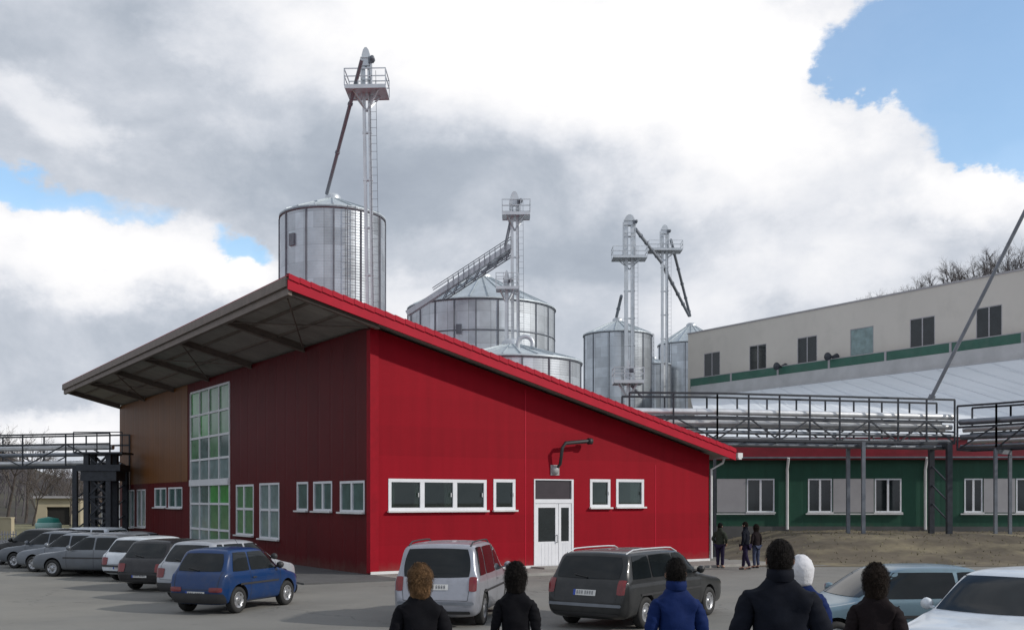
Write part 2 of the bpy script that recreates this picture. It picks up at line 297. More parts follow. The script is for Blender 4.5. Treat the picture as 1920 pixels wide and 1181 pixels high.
# ------------------------------------------------------------------ red building
root = thing('red_building', 'red clad industrial building with high canopy roof, two-tone side and glazed stair strip', 'building', C0, TH)
SL_R = .257
def rooftop(t): return 8.59-SL_R*t
def wall_holes(u0, u1, z0, z1, holes, dep, mp):
    """wall slab with real openings; mp(u, d, z) -> local point"""
    mb = MB(); us = sorted({u0, u1, *[h[0] for h in holes], *[h[1] for h in holes]}); zz = sorted({z0, z1, *[h[2] for h in holes], *[h[3] for h in holes]})
    for i in range(len(us)-1):
        for j in range(len(zz)-1):
            a, b, c, d = us[i], us[i+1], zz[j], zz[j+1]; cu, cz = (a+b)/2, (c+d)/2
            if any(h[0] < cu < h[1] and h[2] < cz < h[3] for h in holes): continue
            mb.quad(mp(a, 0, c), mp(b, 0, c), mp(b, 0, d), mp(a, 0, d)); mb.quad(mp(a, dep, c), mp(a, dep, d), mp(b, dep, d), mp(b, dep, c))
    for (a, b, c, d) in holes:
        for (p, q) in (((a, c), (b, c)), ((b, c), (b, d)), ((b, d), (a, d)), ((a, d), (a, c))):
            mb.quad(mp(p[0], 0, p[1]), mp(p[0], dep, p[1]), mp(q[0], dep, q[1]), mp(q[0], 0, q[1]))
    return mb
def F(u, d, z): return (u, d, z)          # front wall: u along D2, depth towards +s
def S(u, d, z): return (d, u, z)          # side wall: u along D1, depth towards +t
def bx(mb, mp, u0, u1, d0, d1, z0, z1, mat=0):
    a = mp(u0, d0, z0); b = mp(u1, d1, z1)
    return mb.box(min(a[0], b[0]), max(a[0], b[0]), min(a[1], b[1]), max(a[1], b[1]), z0, z1, mat)
def window(mp, u0, u1, z0, z1, cols, parent, gl, fr=.09, rows=(), name='window', sill=True, proud=.02, fmat=None):
    fm = fmat or M['white']
    mb = MB(); bx(mb, mp, u0, u1, -proud, .08, z0, z0+fr); bx(mb, mp, u0, u1, -proud, .08, z1-fr, z1)
    edges = [u0]+[u0+(u1-u0)*c for c in cols]+[u1]
    for i, e in enumerate(edges):
        w = fr if i in (0, len(edges)-1) else fr*1.5
        a = e if i == 0 else (e-w if i == len(edges)-1 else e-w/2)
        bx(mb, mp, a, a+w, -proud+.003, .077, z0+fr, z1-fr)
    for r in rows:
        zr = z0+(z1-z0)*r; bx(mb, mp, u0+fr, u1-fr, -proud+.007, .07, zr-fr*.6, zr+fr*.6)
    f = mb.build(name, fm, parent)
    g = MB(); bx(g, mp, u0+fr*.5, u1-fr*.5, .035, .05, z0+fr*.5, z1-fr*.5); g.build('pane', gl, f)
    if sill:
        s = MB(); bx(s, mp, u0-.05, u1+.05, -.14, -proud-.003, z0-.05, z0+.01); s.build('sill', M['white_trim'], f)
    return f
# front
ZF0, ZF1 = 2.12, 3.26
fh = []
zt0 = CH+(HY-957)/FPX*(C0+D2*tf(820)).y; zt1 = CH+(HY-898)/FPX*(C0+D2*tf(820)).y
fw = [(tf(728), tf(912), zt0, zt1, (1/3, 2/3)), (tf(925), tf(966), zt(945, 956), zt(945, 898), ()), (tf(1106), tf(1144), zt(1125, 951), zt(1125, 898), ()), (tf(1155), tf(1207), zt(1180, 950), zt(1180, 898), ())]
dU0, dU1, dZ = tf(1001), tf(1075), zt(1038, 898)
holes = [w[:4] for w in fw]+[(dU0, dU1, .06, dZ)]
mb = wall_holes(0, WL, 0, 4.3, holes, .25, F)
top = lambda t: rooftop(t)-.36
mb.quad(F(0, 0, 4.3), F(WL, 0, 4.3), F(WL, 0, top(WL)), F(0, 0, top(0))); mb.quad(F(0, .25, 4.3), F(0, .25, top(0)), F(WL, .25, top(WL)), F(WL, .25, 4.3))
mb.quad(F(WL, 0, 0), F(WL, .25, 0), F(WL, .25, top(WL)), F(WL, 0, top(WL)))
mb.build('front_wall', M['red_wall'], root)
for i_, w in enumerate(fw):
    f_ = window(F, w[0], w[1], w[2], w[3], w[4], root, M['clear_glass'], .11)
    cu_ = MB(); rn_ = random.Random(i_+3)
    for (c0, c1) in ([(.02, .10), (.30, .38), (.60, .70)] if i_ == 0 else [(.05, .30)] if i_ != 3 else [(.70, .95)]):
        n_ = 10; a_u, b_u = w[0]+(w[1]-w[0])*c0, w[0]+(w[1]-w[0])*c1
        for q_ in range(n_): u0_, u1_ = a_u+(b_u-a_u)*q_/n_, a_u+(b_u-a_u)*(q_+1)/n_; d0_, d1_ = .30+.03*(q_ % 2), .30+.03*((q_+1) % 2); cu_.quad((u0_, d0_, w[2]), (u1_, d1_, w[2]), (u1_, d1_, w[3]), (u0_, d0_, w[3]))
    cu_.build('curtain', M['curtain'], f_, False)
    hb_ = MB()
    for c0 in ((.30, .63, .96) if i_ == 0 else (.93,)): u_ = w[0]+(w[1]-w[0])*c0-.03; hb_.box(u_-.012, u_+.012, -.05, -.021, (w[2]+w[3])/2-.07, (w[2]+w[3])/2+.07)
    hb_.build('handle', M['white_trim'], f_)
# corner flashing and joints in the front cladding
mb = MB()
for u in (tf(984), tf(1228)): mb.box(u, u+.05, -.008, 0.0-.001, .15, 3.9 if u > 9 else 6.5)
mb.build('panel_joint', M['red_roof'], root)
mb = MB(); mb.box(-.03, .28, -.03, -.004, .1, top(0)-.1); mb.box(-.03, -.004, -.004, .25, .1, top(0)-.1); mb.build('corner_flashing', P('flashing', (.29, .003, .013), .6, spec=.15), root)
mb = MB(); mb.box(-.02, dU0, -.05, -.005, .06, .15); mb.box(dU1, WL, -.05, -.005, .06, .15); mb.build('base_trim', M['white_trim'], root)
# entrance door: transom over a double door with unequal leaves
dt = CH+(HY-940)/FPX*(C0+D2*tf(1038)).y
mb = MB(); bx(mb, F, dU0, dU0+.05, -.02, .1, .08, dZ); bx(mb, F, dU1-.09, dU1, -.02, .1, .08, dZ); bx(mb, F, dU0+.05, dU1-.09, -.02, .1, dt-.06, dt+.09); bx(mb, F, dU0+.05, dU1-.09, -.02, .1, dZ-.04, dZ)
dr = mb.build('entrance_door', M['white'], root)
g = MB(); bx(g, F, dU0+.02, dU1-.02, .04, .05, dt, dZ-.02); g.build('transom_pane', P('transom', (.05, .04, .045), .15), dr)
split = dU0+(dU1-dU0)*.62
for (a, b) in ((dU0+.06, split-.012), (split+.012, dU1-.1)):
    l = MB(); e = .13 if b-a > .8 else .1
    bx(l, F, a, a+e, 0, .06, .1, dt-.07); bx(l, F, b-e, b, 0, .06, .1, dt-.07); bx(l, F, a+e, b-e, 0, .06, dt-.22, dt-.07); bx(l, F, a+e, b-e, .003, .057, .1, 1.0)
    for q in range(1, 5):
        u = a+e+(b-a-2*e)*q/5; bx(l, F, u-.008, u+.008, -.004, .003, .14, .95)
    lo = l.build('door_leaf', M['white'], dr)
    g = MB(); bx(g, F, a+e-.01, b-e+.01, .025, .035, .98, dt-.21); g.build('door_glass', M['glass'], lo)
h = MB(); h.tube([(split-.1, -.06, .95), (split-.1, -.06, 1.25)], .015); h.beam((split-.1, -.06, .97), (split-.1, .0, .97), .02, .02); h.beam((split-.1, -.06, 1.23), (split-.1, .0, 1.23), .02, .02); h.build('handle', M['steel_grey'], dr)
mb = MB(); mb.box(dU0-.15, dU1+.15, -.9, -.052, .06, .12); mb.build('door_step', M['kerb'], root)
# side wall
z_ = zs
side_small = [(557, 578, 957, 903, ()), (588, 623, 958, 902, (.5,)), (638, 684, 960, 901, (.52,)), (290, 312, 951, 914, (.5,)), (316, 342, 952, 913, (.5,))]
side_tall = [(443, 476, 1003, 908, (.55,)), (487, 524, 1010, 905, (.5,)), (230, 252, 988, 918, (.33, .66)), (257, 273, 988, 917, (.5,))]
sw = []
for (a, b, y0, y1, c) in side_small+side_tall:
    m_ = (a+b)/2; sw.append((sf(b), sf(a), zs(m_, y0), zs(m_, y1), c))
gs0, gs1 = sf(431), sf(358); gz1 = 7.75
holes = [w[:4] for w in sw]+[(gs0, gs1, .05, gz1)]
sm_ = sf(352); zb_ = zs(300, 905)
mb = wall_holes(0, sm_, 0, top(0), [h for h in holes if h[0] < sm_], .25, S); mb.build('side_wall', M['red_wall_shaded'], root)
mb = wall_holes(sm_, SL, 0, zb_, [h for h in holes if h[0] > sm_], .25, S); mb.build('side_wall', M['red_wall_shaded'], root)
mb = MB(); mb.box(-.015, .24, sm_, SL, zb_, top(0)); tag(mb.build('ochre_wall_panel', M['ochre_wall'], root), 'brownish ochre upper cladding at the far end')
for i, w in enumerate(sw): window(S, w[0], w[1], w[2], w[3], w[4], root, M['glass_green'] if i == 5 else (M['glass_bluish'] if i > 5 else M['glass_teal']), .085, rows=(.52,) if i in (5, 6) else ())
# back and right walls close the volume
mb = MB(); mb.add([(WL, 0.26, 0), (WL, SL, 0), (WL, SL, top(WL)), (WL, .26, top(WL))], [(0, 1, 2, 3)]); mb.build('east_wall', M['red_wall_shaded'], root)
mb = MB(); mb.add([(.26, SL, 0), (WL, SL, 0), (WL, SL, top(WL)), (.26, SL, top(.26))], [(0, 1, 2, 3)]); mb.build('rear_wall', M['red_wall_shaded'], root)
mb = MB(); mb.box(.3, WL-.1, .3, SL-.1, 3.4, 3.5); mb.box(.3, WL-.1, 4.2, 4.3, .1, 3.4); mb.box(4.85, 4.95, .3, 4.19, .1, 3.4); mb.box(9.2, 9.3, .3, 4.19, .1, 3.4); mb.box(.3, WL-.1, .3, 4.19, .02, .1); mb.build('interior', M['room'], root)
# glazed strip: mullion grid, each pane a sub-part
gr = MB(); nU = 4; us = [gs0+(gs1-gs0)*k/nU for k in range(nU+1)]; zr = [.1, 1.15, 2.35, 3.35, 4.45, 5.5, 6.6, gz1]
for i, u in enumerate(us): bx(gr, S, u-.05, u+.05, -.04, .1, .05, gz1)
for z in zr: bx(gr, S, gs0, gs1, -.035, .09, z-.05, z+.05)
bx(gr, S, gs0, gs1, -.10, -.042, 3.2, 3.5)
cw = gr.build('glazed_strip', M['white'], root)
pat = ['btbtbt'] * 0
cols = {0: 'bbgg', 1: 'bbgg', 2: 'btxx', 3: 'bbbb', 4: 'gtgt', 5: 'gxgg', 6: 'xggg'}
mt = {'x': M['glass_bright'], 'g': M['glass_green'], 'b': M['glass_bluish'], 't': M['glass_teal']}
for j in range(len(zr)-1):
    for i in range(nU):
        p = MB(); bx(p, S, us[nU-1-i]+.05, us[nU-i]-.05, .02, .03, zr[j]+.05, zr[j+1]-.05); p.build('pane', mt[cols[j][i]], cw)
# roof with verge, canopy beams and purlins
T0, T1, Sa, Sb = -3.17, 15.75, -.8, SL+.35
mb = MB(); th_ = .10
def slabR(mb, t0, t1, s0, s1, off0, off1, mat=0):
    vs = [(t, s, rooftop(t)+o) for o in (off1, off0) for (t, s) in ((t0, s0), (t1, s0), (t1, s1), (t0, s1))]
    return mb.add(vs, [(0, 1, 2, 3), (7, 6, 5, 4), (0, 4, 5, 1), (1, 5, 6, 2), (2, 6, 7, 3), (3, 7, 4, 0)], mat)
slabR(mb, T0, T1, Sa, Sb, -.26, -.03); mb.build('roof', [M['soffit']], root)
mb = MB(); slabR(mb, T0-.05, T1+.05, Sa-.05, Sb+.05, -.025, .0)
nt_ = 52
for k in range(nt_):     # stepped tile edge along the verge
    a = T0+(T1-T0)*k/nt_; b = T0+(T1-T0)*(k+1)/nt_; g = .012
    vs = [(a, Sa-.09, rooftop(a)+.07), (b-g, Sa-.09, rooftop(b)+.045), (b-g, Sa-.09, rooftop(b)-.12), (a, Sa-.09, rooftop(a)-.10)]
    vs += [(x, Sa-.051, z) for x, _, z in vs] + [(a, Sa+.2, rooftop(a)+.09), (b-g, Sa+.2, rooftop(b)+.06)]
    mb.add(vs, [(0, 1, 2, 3), (4, 7, 6, 5), (0, 3, 7, 4), (1, 5, 6, 2), (2, 6, 7, 3), (0, 8, 9, 1), (0, 4, 8), (1, 9, 5)])
mb.build('roof_sheet', M['red_roof'], root)
mb = MB(); slabR(mb, T0-.02, T1, Sa-.055, Sa-.004, -.42, -.121); tag(mb.build('verge_board', M['red_roof'], root), 'bright red verge board')
mb = MB()
slabR(mb, T0-.07, T0-.003, Sa, Sb, -.34, -.04); slabR(mb, T0+.02, T0+.14, Sa+.02, Sb, -.56, -.265)
mb.build('eave_fascia', M['steel_brown'], root)
for k in range(7):       # cantilever beams carrying the canopy
    s = -.62 if k == 0 else k*SL/6-.15
    mb = MB(); slabR(mb, T0+.16, -.01, s, s+.03, -.50, -.265)
    slabR(mb, T0+.16, -.01, s-.09, s+.12, -.53, -.50); slabR(mb, T0+.16, -.01, s-.09, s+.12, -.281, -.263); mb.build('canopy_beam', M['steel_brown'], root)
for k in range(6):
    s0, s1 = (k*SL/6, (k+1)*SL/6)
    if k % 2: continue
    mb = MB(); mb.tube([(-.1, s0, rooftop(-.1)-.42), (T0+.3, s1-.3, rooftop(T0)-.5)], .03, 6); mb.tube([(-.1, s1-.3, rooftop(-.1)-.47), (T0+.3, s0, rooftop(T0)-.55)], .03, 6); mb.build('wind_brace', M['steel_brown'], root)
mb = MB()
for t in (-2.1, -1.05): slabR(mb, t-.04, t+.04, Sa+.02, Sb-.02, -.33, -.262)
mb.build('purlin', M['steel_brown'], root)
# gutter, downpipe on the low side
mb = MB(); zg = rooftop(T1)-.18
mb.box(T1+.06, T1+.32, Sa-.12, Sb, zg-.14, zg+.06); mb.box(T1+.1, T1+.26, Sa-.12, Sa+.02, zg-.2, zg-.14); mb.build('gutter', M['white_trim'], root)
mb = MB(); mb.tube([(T1+.18, -.02, zg-.1), (T1+.05, -.05, zg-.32), (WL+.07, -.05, zg-.6), (WL+.07, -.05, .15)], .05); mb.build('downpipe', M['white_trim'], root)
# vent pipe and wall lamp
tv = tf(1045); zv = zt(1045, 832)
mb = MB(); mb.tube([(tv-.05, -.04, zv-.9), (tv-.05, -.25, zv-.75), (tv-.02, -.35, zv-.15), (tv+.12, -.35, zv+.02), (tv+1.15, -.35, zv+.12)], .055, 10, r1=.075); mb.lathe([(.0, 0), (.12, 0), (.12, .16), (0, .16)], (tv+1.15, -.35, zv+.12), 12, axis='x'); mb.build('vent_pipe', M['black_plastic'], root)
mb = MB(); tl = tf(1040); zl = zt(1040, 881); mb.lathe([(.17, 0), (.17, -.05), (.13, -.12), (.05, -.15), (0.001, -.15)], (tl, -.002, zl), 16, axis='y'); mb.box(tl-.19, tl+.19, -.03, -.001, zl-.19, zl+.19); mb.build('wall_lamp', P('lamp_body', (.34, .34, .34), .4), root)

# ------------------------------------------------------------------ silos
def silo(px, rpx, eave, apex, Y, label, big=False, ladder=None, n=12, group='corrugated steel grain silos behind the red building', hatch=None):
    c = W(px, HY, Y); r = rpx/FPX*Y; ze = CH+(HY-eave)/FPX*Y; za = CH+(HY-apex)/FPX*Y
    o = thing('silo', label, 'silo', (c.x, c.y, 0), 0, group); g = M['galv_big'] if big else M['galv']
    mb = MB(); mb.lathe([(r, 0), (r, ze)], n=64); mb.build('silo_wall', g, o)
    cone = MB(); cone.lathe([(r*1.02, ze-.05), (r*1.02, ze+.04), (r*.98, ze+.07), (r*.13, za-.35)], n=48)
    nr = 26 if big else 18
    for k in range(nr):
        a = 2*math.pi*k/nr; d = Vector((math.cos(a), math.sin(a), 0)); cone.beam(d*r*1.0+Vector((0, 0, ze+.09)), d*r*.13+Vector((0, 0, za-.32)), .05, .06)
    cone.build('silo_roof', M['galv_roof'], o)
    cp = MB(); cp.lathe([(r*.15, za-.4), (r*.15, za-.15), (r*.10, za), (.001, za+.02)], n=20); cp.build('roof_cap', M['galv_plain'], o)
    er = MB(); er.lathe([(r+.005, ze-.14), (r+.06, ze-.14), (r+.06, ze-.02), (r+.005, ze-.02)], n=64)
    for z in ([ze-2.2-2.2*i for i in range(5)] if big else []): er.lathe([(r+.005, z-.04), (r+.05, z-.04), (r+.05, z+.04), (r+.005, z+.04)], n=64)
    er.build('eave_ring', M['steel_grey'], o)
    for k in range(n):
        a = 2*math.pi*(k+.35)/n; d = Vector((math.cos(a), math.sin(a), 0))
        if d.y > .35: continue
        st = MB(); st.beam(d*(r+.03)+Vector((0, 0, 0)), d*(r+.03)+Vector((0, 0, ze-.15)), .09, .06); st.build('stiffener', M['steel_grey'], o)
    if ladder is not None:
        a = R(ladder); d = Vector((math.cos(a), math.sin(a), 0)); q = Vector((-d.y, d.x, 0)); l = MB()
        for sgn in (-1, 1): l.beam(d*(r+.2)+q*.22*sgn, d*(r+.2)+q*.22*sgn+Vector((0, 0, ze)), .04, .04)
        z = .4
        while z < ze: l.beam(d*(r+.2)-q*.2+Vector((0, 0, z)), d*(r+.2)+q*.2+Vector((0, 0, z)), .025, .025); z += .35
        l.build('ladder', M['steel_grey'], o)
    if hatch:
        a, z = R(hatch[0]), hatch[1]; d = Vector((math.cos(a), math.sin(a), 0)); q = Vector((-d.y, d.x, 0)); l = MB()
        l.beam(d*(r-.05)+Vector((0, 0, z)), d*(r+.1)+Vector((0, 0, z)), .4, .65); l.build('hatch', M['steel_grey'], o)
    return o
silo(624, 97, 411, 364, 60, 'slim galvanised silo rising tallest, behind the apex of the red roof', ladder=-62, hatch=(-128, 16.6))
s2 = silo(903, 137, 583, 513, 78, 'widest galvanised silo with long conveyor to its eave, behind red roof slope', big=True, n=22, hatch=(-105, 14.2))
silo(960, 130, 682, 637, 66, 'low pale silo mostly hidden behind the lower red roof slope, before the widest silo', big=True, n=16)
silo(1158, 64, 629, 596, 98, 'small galvanised silo left of the two right-hand elevator towers', ladder=-20)
silo(1226, 32, 684, 668, 118, 'narrow low silo in the gap between the two small right silos', n=8)
silo(1296, 62, 648, 606, 122, 'small silo half hidden by the left end of the pale upper building')
# ------------------------------------------------------------------ elevator towers
def tower(px, top, plat, wpx, Y, label, pw, two=True, lean=0, spouts=(), cage=True, thin=.0, rail=.85, plat2=None, tall_rails=False, px2=None):
    c = W(px, HY, Y); z1 = CH+(HY-top)/FPX*Y; zp = CH+(HY-plat)/FPX*Y; w = wpx/FPX*Y
    o = thing('elevator_tower', label, 'elevator tower', (c.x, c.y, 0), 0, 'bucket elevator towers of the grain silos'); o.rotation_euler[1] = lean
    if two:
        for sgn in (-1, 1): mb = MB(); mb.box(sgn*w*.3-w*.17, sgn*w*.3+w*.17, -w*.18, w*.18, 0, z1-1.0); mb.build('leg', M['galv_plain'], o)
    else: mb = MB(); mb.box(-w*.4, w*.4, -w*.3, w*.3, 0, z1-1.0); mb.build('leg', M['galv_plain'], o)
    z = z1-2
    while z > 6: mb = MB(); mb.box(-w*.52, w*.52, -w*.2, w*.2, z, z+.08); mb.build('clamp', M['galv_plain'], o); z -= 2.4
    hd = MB(); hw = w*.5; prof = [(hw, 0), (hw, .25), (hw*.9, .55), (hw*.6, .8), (hw*.2, .92)]
    vs = []
    for x, z in [(-hw, 0)]+[(-p[0], p[1]) for p in prof[1:]]+[(p[0], p[1]) for p in prof[:0:-1]]+[(hw, 0)]: vs.append((x, z))
    n = len(vs); hd.add([(x, -w*.3, z1-1+z) for x, z in vs]+[(x, w*.3, z1-1+z) for x, z in vs], [tuple(range(n)), tuple(range(2*n-1, n-1, -1))]+[(i, (i+1) % n, n+(i+1) % n, n+i) for i in range(n)])
    hd.build('elevator_head', M['galv_plain'], o)
    mt_ = MB(); mt_.lathe([(.001, 0), (.12, 0), (.12, .35), (.001, .35)], (hw*.9+.15, -w*.3-.35, z1-.75), 12, axis='y'); mt_.box(hw*.6, hw*.9+.2, -w*.3-.12, -w*.28, z1-.9, z1-.6); mt_.build('motor', M['steel_grey'], o)
    L0, L1 = pw; x0, x1 = (L0-px)/FPX*Y, (L1-px)/FPX*Y; d = min(.85, (x1-x0)*.4)
    pl = MB(); pl.box(x0, x1, -d, d, zp-.1, zp); pl.box(x0, x1, -d-.03, -d-.003, zp-.14, zp+.05); pl.box(x0, x1, d+.003, d+.03, zp-.14, zp+.05)
    for xx in (x0*.6, x1*.6): pl.beam((0, 0, zp-1.0), (xx, -d*.6, zp-.1), .08, .08); pl.beam((0, 0, zp-1.0), (xx, d*.6, zp-.1), .08, .08)
    pl.build('platform', M['galv_plain'], o)
    rl = MB(); t = .045
    for zz in (zp+rail*.55, zp+rail):
        for (a, b) in (((x0, -d), (x1, -d)), ((x0, d), (x1, d)), ((x0, -d), (x0, d)), ((x1, -d), (x1, d))): rl.beam((a[0], a[1], zz), (b[0], b[1], zz), t, t)
    for k in range(4):
        xx = x0+(x1-x0)*k/3
        for yy in (-d, d): rl.beam((xx, yy, zp), (xx, yy, zp+rail), t, t)
    rl.build('railing', M['galv_plain'], o)
    ld = MB()
    lx = w*.5+.1
    for sgn in (-1, 1): ld.beam((lx+sgn*.16, -w*.3, 0), (lx+sgn*.16, -w*.3, zp+1), .022, .022)
    z = .5
    while z < zp: ld.beam((lx-.16, -w*.3, z), (lx+.16, -w*.3, z), .014, .014); z += .4
    ld.build('ladder', M['steel_grey'], o)
    fr = MB()
    for a in (-1, 1):
        for b in (-1, 1): fr.beam((a*w*.55, b*w*.35, zp), (a*w*.55, b*w*.35, z1-.6), .05, .05)
    for k in range(3):
        zz = zp+(z1-.6-zp)*(k+1)/3
        fr.beam((-w*.55, -w*.35, zz), (w*.55, -w*.35, zz), .05, .05); fr.beam((w*.55, -w*.35, zz-.5), (w*.55, w*.35, zz), .05, .05)
    fr.build('head_frame', M['galv_plain'], o)
    for (xa, ya, xb, yb, rr, Ya, Yb) in spouts:
        pa = W(xa, ya, Ya)-Vector((c.x, c.y, 0)); pb = W(xb, yb, Yb)-Vector((c.x, c.y, 0)); e = (pb-pa).normalized()
        sp = MB(); sp.tube([pa, pb], rr, 8)
        L = (pb-pa).length; k = 2.5
        while k < L-1: sp.tube([pa+e*k, pa+e*(k+.12)], rr*1.35, 8); k += 3.
        sp.build('spout', M['spout_grey'], o)
    return o
tower(701, 88, 172, 17, 54, 'tallest slim elevator tower standing before the tallest silo', (664, 740), lean=R(-.9), spouts=((693, 112, 623, 362, .10, 52.4, 58.6),))
t2 = tower(969, 358, 404, 17, 70, 'elevator tower with long sloping conveyor beside the widest silo', (946, 998), lean=R(-.4), spouts=((962, 412, 950, 468, .1, 70, 70), (962, 470, 905, 512, .12, 70, 78)))
tower(950, 505, 541, 9, 69, 'short elevator tower just left of the conveyor tower', (930, 972), two=False, rail=.9)
tower(1180, 402, 484, 20, 94, 'thick elevator tower behind the small silo, left of the pair', (1148, 1212), spouts=((1165, 555, 1156, 594, .14, 94, 98), (1192, 430, 1240, 492, .15, 94, 108)))
tower(1246, 421, 470, 14, 108, 'slimmer elevator tower with crossing spouts, right of the pair', (1215, 1278), spouts=((1240, 492, 1292, 592, .17, 108, 122), (1258, 450, 1294, 592, .15, 108, 122)))
tower(1178, 672, 716, 8, 64, 'short elevator tower head in front of the small silo', (1150, 1205), two=False, rail=.8, spouts=((1184, 722, 1205, 745, .1, 64, 64),))
# inclined conveyor on its truss
o = thing('conveyor', 'long inclined conveyor running from the middle elevator tower down to the widest silo', 'conveyor', (0, 0, 0))
pa = W(958, 462, 70); pb = W(764, 588, 72); pc = W(850, 524, 71)
mb = MB(); mb.beam(pa, pb, .4, .34); mb.build('trough', M['galv_plain'], o)
mb = MB(); e = (pb-pa)
for off in (-.32, .32):
    mb.beam(pa+Vector((0, off, -.65)), pa.lerp(pb, .62)+Vector((0, off, -.65)), .06, .06); mb.beam(pa+Vector((0, off, .55)), pa.lerp(pb, .75)+Vector((0, off, .55)), .04, .04)
    for k in range(13):
        a = pa.lerp(pb, k*.05); b = pa.lerp(pb, (k+1)*.05); mb.beam(a+Vector((0, off, -.65 if k % 2 else -.2)), b+Vector((0, off, -.2 if k % 2 else -.65)), .05, .05); mb.beam(a+Vector((0, off, -.2)), a+Vector((0, off, .55)), .035, .035)
mb.build('truss', M['steel_grey'], o)
# elbow duct
o = thing('fan_duct', 'pale curved duct elbow beside the foot of the middle elevator tower', 'duct', (0, 0, 0))
c = W(985, 645, 64); mb = MB(); mb.tube([c+Vector((math.cos(a)*.45, 0, math.sin(a)*.45)) for a in [R(-20+20*i) for i in range(11)]]+[c+Vector((-.45, 0, -1.4))], .14, 10); mb.build('elbow', M['galv_plain'], o)
mb = MB(); mb.tube([c+Vector((-.45, 0, -1.4)), c+Vector((-.45, 0, -9.65))], .13, 8); mb.build('duct_pipe', M['galv_plain'], o)

# ------------------------------------------------------------------ pale upper building on the right (runs parallel to the red side wall)
B0 = W(1960, HY, 73); B0.z = 0
def ub(px): k = (px-CX)/FPX; return (k*B0.y-B0.x)/(D1.x-k*D1.y)
def uz(px, y): p = B0+D1*ub(px); return CH+(HY-y)/FPX*p.y
o = thing('pale_building', 'long pale grey flat-roofed building with small windows above the green building', 'building', B0, TH)
UL = ub(1290); ztop = 18.55
def U(u, d, z): return (d, u, z)
uw = [(1320, 1350, 663, 710), (1405, 1437, 648, 697), (1495, 1532, 630, 686), (1594, 1638, 613, 671), (1706, 1753, 594, 655), (1830, 1879, 572, 636)]
hs = [(ub(b), ub(a), uz((a+b)/2, d), uz((a+b)/2, c)) for a, b, c, d in uw]
zw0 = sum(h[2] for h in hs)/6; zw1 = sum(h[3] for h in hs)/6
hs = [(h[0], h[1], zw0, zw1) for h in hs]
wall_holes(-25, UL, 0, ztop, hs, .3, U).build('wall', M['white_wall'], o)
for i, h in enumerate(hs): window(U, *h, (.5,) if i != 3 else (), o, M['glass'] if i != 3 else M['glass_bluish'], .07, proud=-.005, sill=False, fmat=M['panel_grey'])
mb = MB(); mb.box(.3, 16, -25, UL, 0, ztop-.1); mb.build('roof_block', M['white_wall'], o)
mb = MB(); mb.box(-.06, .35, -25, UL+.04, ztop, ztop+.12); mb.build('parapet_cap', M['panel_grey'], o)
zg1 = 13.95; k = 0; mb = MB(); sp_ = [ub(p) for p in (1300, 1378, 1466, 1562, 1668, 1790, 1925)]
for i in range(6): mb = MB(); mb.box(-.5, -.003, sp_[i+1]+.12, sp_[i]-.12, zg1-.75, zg1+.15); mb.build('green_fascia', M['green_strip'], o)
mb = MB()
for s in sp_[1:]: mb.box(-.53, -.003, s-.10, s+.10, zg1-.8, zg1+.2)
mb.build('fascia_post', M['panel_grey'], o)
mb = MB(); mb.box(-.52, -.003, sp_[6], sp_[0], zg1+.155, zg1+.22); mb.build('coping', M['panel_grey'], o)
for pxx, yy in ((1472, 680), (1568, 662)):
    s = ub(pxx); mb = MB(); z = uz(pxx, yy+8); mb.tube([(0, s, z-.2), (-.55, s, z)], .05); mb.lathe([(.08, 0), (.32, .5), (.34, .55), (.001, .5)], (-.55, s, z), 12, axis='x'); mb.lathe([(.001, -.55), (.34, -.5), (.3, -.35), (.1, 0)], (-.6, s, z), 12, axis='x')
    mb.build('floodlight', M['steel_dark'], o)
# band and pale roof below it
A = B0+D1*(UL-.2); A = A-D2*.01; Bn = B0+D1*(-8)
zband = 12.35
mb = MB(); e0 = B0-D2*.56
mb.quad(e0+D1*(UL)+Vector((0, 0, 13.2)), e0-D1*12+Vector((0, 0, 13.2)), e0-D1*12+Vector((0, 0, zband)), e0+D1*(UL)+Vector((0, 0, zband)))
# ------------------------------------------------------------------ green building
g0 = W(1325, HY, 56); g0.z = .8
o = thing('green_building', 'low dark green building with red fascia, pale panels and wide windows', 'building', g0, R(-3))
Lg = 42; ang = R(-3); E1 = Vector((math.cos(ang), math.sin(ang), 0)); E2 = Vector((-E1.y, E1.x, 0))
def gu(px): k = (px-CX)/FPX; return (k*g0.y-g0.x)/(E1.x-k*E1.y)
def gzz(px, y): p = g0+E1*gu(px); return CH+(HY-y)/FPX*p.y-.8
zw0, zw1, zw2 = gzz(1600, 960), gzz(1600, 897), gzz(1600, 862)
gw = [(1400, 1452), (1515, 1560), (1640, 1690), (1808, 1842), (1905, 1960)]
hs = [(gu(a), gu(b), zw0, zw1) for a, b in gw]
wall_holes(0, Lg, 0, zw2, hs, .3, F).build('wall', M['green_wall'], o)
for h in hs: window(F, *h, (.5,), o, M['glass'], .07)
pn = [(1343, 1399), (1561, 1639), (1843, 1904)]
for a, b in pn: mb = MB(); mb.box(gu(a)+.03, gu(b)-.03, -.05, -.002, zw0, zw1); mb.build('pale_panel', M['panel_grey'], o)
mb = MB(); mb.box(gu(1343), gu(1452), -.12, -.053, zw0-.12, zw0-.055); mb.box(gu(1510), gu(1692), -.15, -.053, zw0-.12, zw0-.055); mb.box(gu(1800), gu(1965), -.15, -.053, zw0-.12, zw0-.055); mb.build('ledge', M['white_trim'], o)
mb = MB(); mb.box(-.3, Lg, -.35, .3, zw2+.002, zw2+1.15); mb.build('red_fascia', M['maroon_fascia'], o)
mb = MB(); mb.box(-.3, Lg, -.42, -.353, zw2+.08, zw2+.16); mb.build('fascia_trim', M['steel_grey'], o)
mb = MB(); mb.box(0, Lg, -.08, -.002, -.85, .35); mb.build('plinth', M['concrete_dark'], o)
